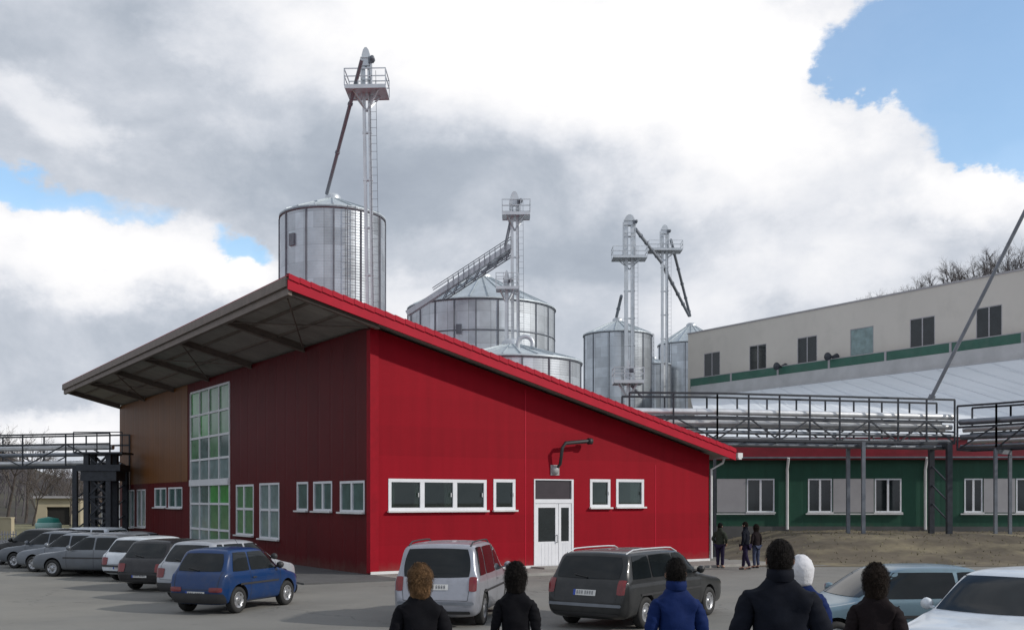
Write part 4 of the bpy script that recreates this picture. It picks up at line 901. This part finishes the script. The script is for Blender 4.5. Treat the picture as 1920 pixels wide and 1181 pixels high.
    # windscreen, rear window
    wz = (tw-.10)
    rz0, rz1 = (belt+.05, H-.11); 
    if kind == 'mpv': rz0 = belt+.02
    patch(bvh, [(-w*.80, rz0), (w*.80, rz0), (wz, rz1), (-wz, rz1)], 'x', -1, 14, 8, .007, .25).build('rear_window', gm, o)
    patch(bvh, [(-w*.82, belt+.06), (w*.82, belt+.06), (wz, H-.09), (-wz, H-.09)], 'x', 1, 14, 8, .007, .15).build('windscreen', gm, o)
    # number plate with characters, grille, bumpers
    zp = {'mpv': .80, 'estate': .72, 'hatch': .45, 'sedan': .62, 'coupe': .45}[kind]
    pl = patch(bvh, [(-plate_w/2, zp-.055), (plate_w/2, zp-.055), (plate_w/2, zp+.055), (-plate_w/2, zp+.055)], 'x', -1, 2, 1, .012, 0); po = pl.build('number_plate', M['plate'], o)
    xm = min(v[0] for v in pl.v); patch(bvh, [(plate_w/2-.05, zp-.055), (plate_w/2, zp-.055), (plate_w/2, zp+.055), (plate_w/2-.05, zp+.055)], 'x', -1, 1, 1, .015, 0).build('plate_band', M['plate_blue'], po)
    chb = MB(); rnq = random.Random(int(L*1000+Wd*10)); yy = plate_w/2-.075
    for q_ in range(7):
        cw_ = .030; top_ = rnq.choice((.034, .034, .02))
        for (u0_, u1_, v0_, v1_) in ((0, .009, -.034, .034), (cw_-.009, cw_, -.034, top_), (0, cw_, .026, .034), (0, cw_, -.005, .003))[:rnq.choice((3, 4, 4))]:
            pt = patch(bvh, [(yy-u0_, zp+v0_), (yy-u1_, zp+v0_), (yy-u1_, zp+v1_), (yy-u0_, zp+v1_)], 'x', -1, 1, 1, .0145, 0); chb.add(pt.v, pt.f)
        yy -= .052 if q_ != 2 else .075
    chb.build('plate_characters', M['plate_ink'], po)
    bm_ = M['black_plastic'] if bumper in ('black', 'strip') else None
    if bumper == 'black':
        patch(bvh, [(-w*.93, .27), (w*.93, .27), (w*.93, .47), (-w*.93, .47)], 'x', -1, 16, 4, .03, .1).build('bumper', bm_, o); patch(bvh, [(-w*.85, .27), (w*.85, .27), (w*.85, .45), (-w*.85, .45)], 'x', 1, 16, 4, .03, .1).build('bumper', bm_, o)
    else:
        patch(bvh, [(-w*.88, .46), (w*.88, .46), (w*.88, .52), (-w*.88, .52)], 'x', -1, 16, 2, .02, .1).build('bumper_strip', M['black_plastic'] if bumper != 'grey' else M['steel_grey'], o)
        patch(bvh, [(-w*.80, .28), (w*.80, .28), (w*.80, .34), (-w*.80, .34)], 'x', -1, 16, 2, .01, .1).build('lower_valance', M['black_plastic'], o)
    patch(bvh, [(-w*.4, nose*.72), (w*.4, nose*.72), (w*.42, nose*.9), (-w*.42, nose*.9)], 'x', 1, 8, 3, .01, .1).build('grille', M['black_plastic'], o)
    sm = MB()
    for sg in (-1, 1): pt = patch(bvh, [(sg*w*.74-.005, .55), (sg*w*.74+.005, .55), (sg*w*.80+.005, rz0), (sg*w*.80-.005, rz0)], 'x', -1, 1, 8, .004, 0); sm.add(pt.v, pt.f)
    pt = patch(bvh, [(-w*.74, .54), (w*.74, .54), (w*.74, .55), (-w*.74, .55)], 'x', -1, 10, 1, .004, 0); sm.add(pt.v, pt.f); sm.build('tailgate_seam', M['black_plastic'], o)
    if kind in ('mpv', 'estate', 'hatch'):
        wp = MB(); x = xrear(rz0+.02)-.0; h0, _, _, _ = bvh.ray_cast(Vector((-4, 0, rz0+.03)), Vector((1, 0, 0))); h1, _, _, _ = bvh.ray_cast(Vector((-4, .3, rz0+.08)), Vector((1, 0, 0)))
        if h0 and h1: wp.beam(h0+Vector((-.03, 0, 0)), h1+Vector((-.03, 0, 0)), .018, .018); wp.build('wiper', M['black_plastic'], o)
    if rails:
        for sg in (-1, 1):
            rl = MB(); pts = []
            for k in range(9):
                x = lerp(xr+.08, xf-.05, k/8); h_, _, _, _ = bvh.ray_cast(Vector((x, sg*tw*.86, 3)), Vector((0, 0, -1))); z = (h_.z if h_ else H); pts.append((x, sg*tw*.86, z+(.05 if 0 < k < 8 else .0)))
            rl.tube(pts, .016, 8); rl.build('roof_rail', M['lag'] if rails == 'silver' else M['black_plastic'], o)
    if rack_:
        for f in (.25, .75):
            rl = MB(); x = lerp(xr, xf, f); rl.tube([(x, -tw*.9, H+.0), (x, -tw*.86, H+.06), (x, tw*.86, H+.06), (x, tw*.9, H)], .018, 6); rl.build('cross_bar', M['black_plastic'], o)
    if antenna: an = MB(); an.tube([(xf-.1, 0, H-.01), (xf-.45, 0, H+.32)], .005, 5); an.build('antenna', M['black_plastic'], o)
    # interior hint: dark floor pan closing the body underneath
    return o
PT = dict(blue=paint('paint_blue', (.003, .030, .115)), silver=paint('paint_silver', (.33, .34, .38), .35), dark=paint('paint_dark', (.020, .021, .022), .15), pale=paint('paint_pale_blue', (.15, .225, .27), .3), white=paint('paint_white', (.60, .64, .68)),
 grey=paint('paint_grey', (.15, .165, .185), .3), steel=paint('paint_steel', (.20, .22, .25), .3), black=paint('paint_black', (.012, .012, .015)), red=paint('paint_red', (.05, .01, .015)), bw=paint('paint_offwhite', (.36, .38, .41), .2))
def at(x, Y): p = W(x, HY, Y); return (p.x, p.y, 0)
def hd(deg): return R(90-deg)      # heading measured clockwise from straight away
GL = 'cars parked before the red side wall'; GRt = 'cars parked in the front row at the right'
car('small dark blue hatchback with low tail lights and black bumpers, nearest on the left', 3.23, 1.49, 1.44, 'hatch', PT['blue'], at(446, 24.9), hd(20), GL, bumper='black', low_lights=True, antenna=True)
car('silver tall hatchback directly behind the small blue car, roof showing above it', 3.9, 1.66, 1.5, 'hatch', PT['bw'], at(432, 28.0), hd(24), GL, bumper='black')
car('dark hatchback just left of the small blue car', 3.9, 1.66, 1.42, 'hatch', PT['black'], at(345, 31.0), hd(20), GL)
car('white hatchback rear, second car to the left of the blue car', 3.8, 1.64, 1.38, 'hatch', PT['white'], at(303, 34.5), hd(22), GL)
car('grey hatchback rear just right of the long grey saloon', 3.9, 1.66, 1.42, 'hatch', PT['steel'], at(262, 37.8), hd(20), GL)
car('long grey saloon seen from its side, nose to the left', 4.5, 1.75, 1.38, 'sedan', PT['grey'], at(196, 35.6), hd(-78), GL)
car('dull blue-grey saloon behind the long grey saloon, nose left', 4.4, 1.72, 1.38, 'sedan', PT['steel'], at(152, 37.7), hd(-74), GL)
car('grey saloon further left, between the blue-grey and the leftmost car', 4.4, 1.72, 1.38, 'sedan', PT['grey'], at(112, 39.8), hd(-74), GL)
car('dark leftmost car at the end of the row', 4.2, 1.7, 1.42, 'coupe', PT['dark'], at(76, 42), hd(-74), GL)
car('pale car with bright roof behind the grey saloon, by the teal container', 4.3, 1.7, 1.40, 'estate', PT['white'], at(150, 44.5), hd(-75), GL)
car('silver people carrier with dark rear window and red roof edge behind it', 4.3, 1.74, 1.66, 'mpv', PT['silver'], at(858, 23.0), hd(9), GRt, rails='black', bumper='grey', antenna=False)
car('dark grey estate with silver roof rails before the entrance', 4.75, 1.84, 1.52, 'estate', PT['dark'], at(1203, 22.6), hd(35), GRt, rails='silver', bumper='grey')
car('pale blue saloon with dark side windows seen between the people', 4.3, 1.72, 1.43, 'coupe', PT['pale'], at(1668, 17.9), hd(-98), GRt)
car('white hatchback cut by the right edge of the photo', 4.0, 1.70, 1.55, 'hatch', PT['white'], at(1905, 14.7), hd(-130), GRt)

# ------------------------------------------------------------------ people
def skinmesh(name, verts, edges, mat, parent, lev=2, wr=0., root=0, wscale=8):
    me = bpy.data.meshes.new(name); me.from_pydata([v[:3] for v in verts], edges, []); ob = link(bpy.data.objects.new(name, me))
    mod = ob.modifiers.new('k', 'SKIN'); mod.branch_smoothing = .6; mod.use_smooth_shade = True
    if not me.skin_vertices: me.attributes.new('x', 'FLOAT', 'POINT')
    for i, v in enumerate(verts):
        sv = me.skin_vertices[0].data[i]; sv.radius = (v[3], v[4] if len(v) > 4 else v[3]); sv.use_root = (i == root)
    s = ob.modifiers.new('s', 'SUBSURF'); s.levels = lev; s.render_levels = lev
    m2 = evaluated(ob); bpy.data.objects.remove(ob)
    if wr:
        for v in m2.vertices:
            n = mnoise.noise(v.co*wscale)*wr+mnoise.noise(Vector((v.co.x*wscale*2.2, v.co.y*wscale*2.2, v.co.z*wscale*5)))*wr*.5; v.co += v.normal*n
    m2.materials.clear(); m2.materials.append(mat)
    for p_ in m2.polygons: p_.use_smooth = True
    o = link(bpy.data.objects.new(name, m2)); m2.name = name; o.parent = parent; return o
def person(label, loc, H, face, top, legs, hair, hairstyle='short', build=1.0, group='people watching from the foreground', lean=(0, 0), headturn=0, arms='down', hood=None, cap=None, stride=0.):
    o = thing('person', label, 'person', loc, hd(face)-R(90), group); s = H/1.75; o.scale = (s, s, s)
    b = build; lx, ly = lean
    # skeleton facing +y; list of (x,y,z,rx,ry)
    V = []; E = []
    def v(*a): V.append(a); return len(V)-1
    def e(a, b_): E.append((a, b_))
    pel = v(0, 0, .95, .15*b, .11*b); sp = v(lx*.3, ly*.3, 1.10, .135*b, .10*b); ch = v(lx*.6, ly*.6, 1.28, .16*b, .115*b); uc = v(lx*.9, ly*.9, 1.41, .085*b, .07*b); nk = v(lx, ly+.01, 1.50, .056, .058); hb = v(lx, ly+.03, 1.57, .068, .078); hm = v(lx, ly+.025, 1.645, .078, .098); ht = v(lx, ly+.015, 1.715, .062, .078)
    for a, c in ((pel, sp), (sp, ch), (ch, uc), (uc, nk), (nk, hb), (hb, hm), (hm, ht)): e(a, c)
    nz = v(lx, ly+.135, 1.62, .012, .014); e(hm, nz)
    armp = {}
    for sg in (-1, 1):
        sh = v(lx*.9+sg*.155*b, ly*.9, 1.38, .044*b, .046*b)
        if arms == 'front': el = v(lx+sg*.245*b, ly+.02, 1.15, .045, .045); wr_ = v(lx+sg*.13, ly+.25, 1.10, .03, .034)
        elif arms == 'pocket': el = v(lx+sg*.27*b, ly-.05, 1.14, .045, .045); wr_ = v(lx+sg*.20*b, ly+.10, .96, .03, .034)
        else: el = v(lx+sg*.235*b, ly-.02, 1.13, .045, .045); wr_ = v(lx+sg*.25*b, ly+.06, .88, .028, .034)
        e(uc, sh); e(sh, el); e(el, wr_); armp[sg] = (sh, el, wr_)
        d = (Vector(V[wr_][:3])-Vector(V[el][:3])).normalized(); pc = Vector(V[wr_][:3])+d*.065; pm2 = v(*pc, .022, .042); e(wr_, pm2); pe = Vector(V[wr_][:3])+d*.10
        side = Vector((0, 1, 0)) if abs(d.y) < .7 else Vector((1, 0, 0)); side = (side-d*side.dot(d)).normalized(); inn = Vector((-sg, 0, 0)); inn = (inn-d*inn.dot(d)).normalized() if abs(d.x) < .9 else Vector((0, 0, -1))
        for k, fl in enumerate((.068, .08, .074, .058)):
            q0 = pe+side*(.03-.02*k); q1 = q0+d*fl*.5+inn*.004; q2 = q1+d*fl*.38+inn*.022
            a = v(*q0, .0095); c = v(*q1, .009); g_ = v(*q2, .0075); e(pm2, a); e(a, c); e(c, g_)
        t0 = Vector(V[wr_][:3])+d*.035+side*.03; t1 = t0+d*.035+side*.03; t2 = t1+d*.03+side*.008+inn*.01
        a = v(*t0, .012); c = v(*t1, .011); g_ = v(*t2, .009); e(wr_, a); e(a, c); e(c, g_)
    legv = {}
    for sg in (-1, 1):
        st_ = stride*sg
        hp = v(sg*.09*b, 0, .86, .085*b, .09*b); kn = v(sg*.10, st_*.14+.02, .49, .056, .058); an = v(sg*.10, st_*.26-(.06 if st_ < 0 else 0), .09 if st_ >= 0 else .12, .038, .042); to = v(sg*.12, st_*.26+.15, .035, .034, .028)
        for a, c in ((pel, hp), (hp, kn), (kn, an), (an, to)): e(a, c)
        legv[sg] = (hp, kn, an, to)
    # ears
    body = skinmesh('body', V, E, M['skin'], o, 2)
    # jacket
    J = []; F_ = []
    def j(*a): J.append(a); return len(J)-1
    a0 = j(0, 0, .84, .185*b, .135*b); a1 = j(lx*.2, ly*.2, 1.02, .18*b, .13*b); a2 = j(lx*.6, ly*.6, 1.24, .195*b, .14*b); a3 = j(lx*.9, ly*.9, 1.40, .15*b, .11*b); a4 = j(lx, ly, 1.475, .098*b, .088); a5 = j(lx, ly+.005, 1.555, .08, .086)
    F_ += [(a0, a1), (a1, a2), (a2, a3), (a3, a4), (a4, a5)]
    for sg in (-1, 1):
        sh, el, wr_ = [Vector(V[i][:3]) for i in armp[sg]]
        s0 = j(*(sh+Vector((sg*.008, 0, -.005))), .074*b, .076*b); s05 = j(*(sh.lerp(el, .55)+Vector((sg*.01, 0, 0))), .072*b, .072*b); s1 = j(*el, .063*b, .063*b); s2 = j(*(wr_+(el-wr_)*.04), .045, .048); F_ += [(a3, s0), (s0, s05), (s05, s1), (s1, s2)]
    skinmesh('jacket', J, F_, M[top], o, 3, .018, wscale=7)
    if not hood:
        m_ = MB(); m_.lathe([(.088, -.035), (.094, .0), (.088, .045), (.080, .047), (.078, .0), (.08, -.03)], (lx, ly+.0, 1.525), 24); m_.build('collar', M[top], o)
    T = []; TE = []
    def t_(*a): T.append(a); return len(T)-1
    t0 = t_(0, 0, .94, .165*b, .125*b)
    for sg in (-1, 1):
        hp, kn, an, to = [Vector(V[i][:3]) for i in legv[sg]]
        q0 = t_(*hp, .10*b, .105*b); q1 = t_(*kn, .075, .078); q2 = t_(*(an+Vector((0, 0, .0))), .062, .066); TE += [(t0, q0), (q0, q1), (q1, q2)]
    skinmesh('trousers', T, TE, M[legs], o, 2, .01)
    for sg in (-1, 1):
        an = Vector(V[legv[sg][2]][:3]); sv = [(an.x, an.y-.05, an.z-.045, .042, .045), (an.x, an.y+.06, an.z-.055, .045, .036), (an.x+sg*.01, an.y+.16, an.z-.06, .042, .03)]
        skinmesh('shoe', sv, [(0, 1), (1, 2)], M['black_plastic'], o, 1)
    # eyes and ears
    hc = Vector((lx, ly+.025, 1.63))
    for sg in (-1, 1):
        m_ = MB(); m_.lathe([(.001, -.012), (.009, -.008), (.012, 0), (.009, .008), (.001, .012)], hc+Vector((sg*.032, .083, .01)), 8); m_.build('eye', M['white'], o)
        m_ = MB(); m_.lathe([(.001, -.008), (.02, -.006), (.026, .0), (.018, .006), (.001, .008)], hc+Vector((sg*.088, -.005, -.01)), 10, axis='x'); m_.build('ear', M['skin'], o)
    # hair: displaced shell over the head
    def shell(name, mat, rx, ry, rz, c, cut, disp, fall=0., n1=40, n2=26, front=.35, fr=14):
        vs = []; fs = []
        for i in range(n2+1):
            ph = math.pi*i/n2*.98+.01
            for k in range(n1):
                th_ = 2*math.pi*k/n1; d = Vector((math.sin(ph)*math.cos(th_), math.sin(ph)*math.sin(th_), math.cos(ph)))
                low = cut+(front if d.y > .25 else 0)*min(1, max(0, (d.y-.25)*3)); z = d.z
                rr = 1+disp*mnoise.noise(d*4+Vector((H*7, 0, 0)))+disp*.5*mnoise.noise(Vector((d.x*fr, d.y*fr, d.z*4)))
                if z < low: k_ = low; q_ = Vector((d.x, d.y, 0)); q_.normalize(); rad = math.sqrt(max(.02, 1-k_*k_)); f = min(1, (low-z)/(1+low+.001)); p = Vector((q_.x*rad*rr*(1-.12*f), q_.y*rad*rr*(1-.25*f), k_-f*fall)); p = Vector((p.x*(1-f**8), p.y*(1-f**8), p.z))
                else: p = d*rr
                vs.append(c+Vector((p.x*rx, p.y*ry, p.z*rz)))
        for i in range(n2):
            for k in range(n1): fs.append((i*n1+k, i*n1+(k+1) % n1, (i+1)*n1+(k+1) % n1, (i+1)*n1+k))
        m_ = MB(); m_.add(vs, fs, 0, True)
        if name == 'hair':
            rn_ = random.Random(int(H*1000)); curl = .35 if fr > 16 else .15
            for q in range(900):
                k = rn_.randrange(n1); i = rn_.randrange(0, n2-9); ln = rn_.randint(4, 8); pts = []
                for t in range(ln):
                    P0 = vs[(i+t)*n1+int(k) % n1]; dv = (P0-c); kk = k; pts.append(P0+dv.normalized()*(.004+.012*math.sin(math.pi*t/(ln-1))*rn_.uniform(.3, 1.3))+Vector((rn_.gauss(0, .006*curl*3), rn_.gauss(0, .006*curl*3), 0))); k += rn_.choice((0, 0, 1, -1)) if curl > .2 else 0
                tv_ = Vector((-(pts[0]-c).y, (pts[0]-c).x, 0)); tv_ = tv_.normalized() if tv_.length > .001 else Vector((1, 0, 0)); wv = .0028
                a_ = []
                for t, p in enumerate(pts): ww_ = wv*(1-t/(ln-.5)); a_ += [p-tv_*ww_, p+tv_*ww_]
                m_.add(a_, [(2*t, 2*t+1, 2*t+3, 2*t+2) for t in range(ln-1)], 0, False)
        return m_.build(name, M[mat], o, name != 'hair')
    if hood: shell('hood', hood, .125, .145, .155, hc+Vector((0, -.015, .005)), -.35, .05, .75, front=.5)
    elif hairstyle == 'short': shell('hair', hair,   .084, .108, .116, hc+Vector((0, -.012, .016)), -.4, .05, .75, front=.7)
    elif hairstyle == 'medium': shell('hair', hair, .108, .128, .135, hc+Vector((0, -.02, .012)), -.3, .10, 1.25, front=.5, fr=20)
    elif hairstyle == 'long': shell('hair', hair, .128, .142, .14, hc+Vector((0, -.03, .008)), -.3, .12, 1.6, front=.5, fr=20)
    elif hairstyle == 'bun':
        shell('hair', hair, .100, .120, .125, hc+Vector((0, -.012, .018)), -.3, .08, .4, front=.6)
        m_ = MB(); m_.lathe([(.001, -.05), (.035, -.035), (.048, 0), (.035, .035), (.001, .05)], hc+Vector((0, -.05, .145)), 14); m_.build('hair_bun', M[hair], o)
    if cap:
        m_ = MB(); m_.lathe([(.112, -.02), (.116, .02), (.112, .06), (.09, .095), (.05, .115), (.001, .12)], hc+Vector((0, -.005, .035)), 24); cpo = m_.build('cap', M[cap], o); cpo.scale = (.95, 1.08, 1)
        m_ = MB(); m_.beam(hc+Vector((0, .09, .03)), hc+Vector((0, .19, .015)), .15, .012); m_.build('cap_peak', M[cap], o)
    return o
def fg(px, Y): p = W(px, HY, Y); return (p.x, p.y, gz(p.x, p.y))
person('woman with curly blond-brown hair in a dark coat before the silver people carrier', fg(788, 8.5), 1.55, -8, 'cloth_black', 'jeans', 'hair_blond', 'medium', 1.0)
person('person with short dark hair in black, between the silver and the dark grey car', fg(967, 9.3), 1.52, 0, 'cloth_black', 'cloth_black', 'hair_black', 'medium', .88)
person('man with dark hair in bright blue jacket before the dark grey estate', fg(1268, 8.6), 1.60, -6, 'cloth_blue', 'jeans', 'hair_black', 'short', 1.0)
person('large man with short dark hair and wide dark jacket, tallest of the group', fg(1463, 7.4), 1.79, 10, 'cloth_navy', 'cloth_black', 'hair_black', 'short', 1.18)
person('person in white hood half hidden behind the large man', fg(1502, 9.4), 1.57, 10, 'cloth_blue', 'jeans', 'hair_black', 'short', 1.02, hood='cloth_white')
person('woman with dark brown hair before the pale blue car', fg(1642, 8.4), 1.56, 20, 'cloth_brown', 'cloth_black', 'hair_brown', 'medium', .95)
GP = 'people standing by the building corner'
person('person in dark olive jacket standing at the right corner of the red building', at(1350, 39.5), 1.66, 40, 'cloth_olive', 'cloth_purple', 'hair_black', 'short', 1.1, GP, arms='pocket')
person('person in navy jacket walking beyond the estate car, left of the large man', at(1398, 38.5), 1.72, -60, 'cloth_navy', 'cloth_purple', 'hair_brown', 'short', 1.15, GP, stride=.5)
person('shorter person in brown jacket beside the walking person in navy', at(1418, 39.5), 1.6, -30, 'cloth_brown', 'jeans', 'hair_brown', 'medium', 1.0, GP)
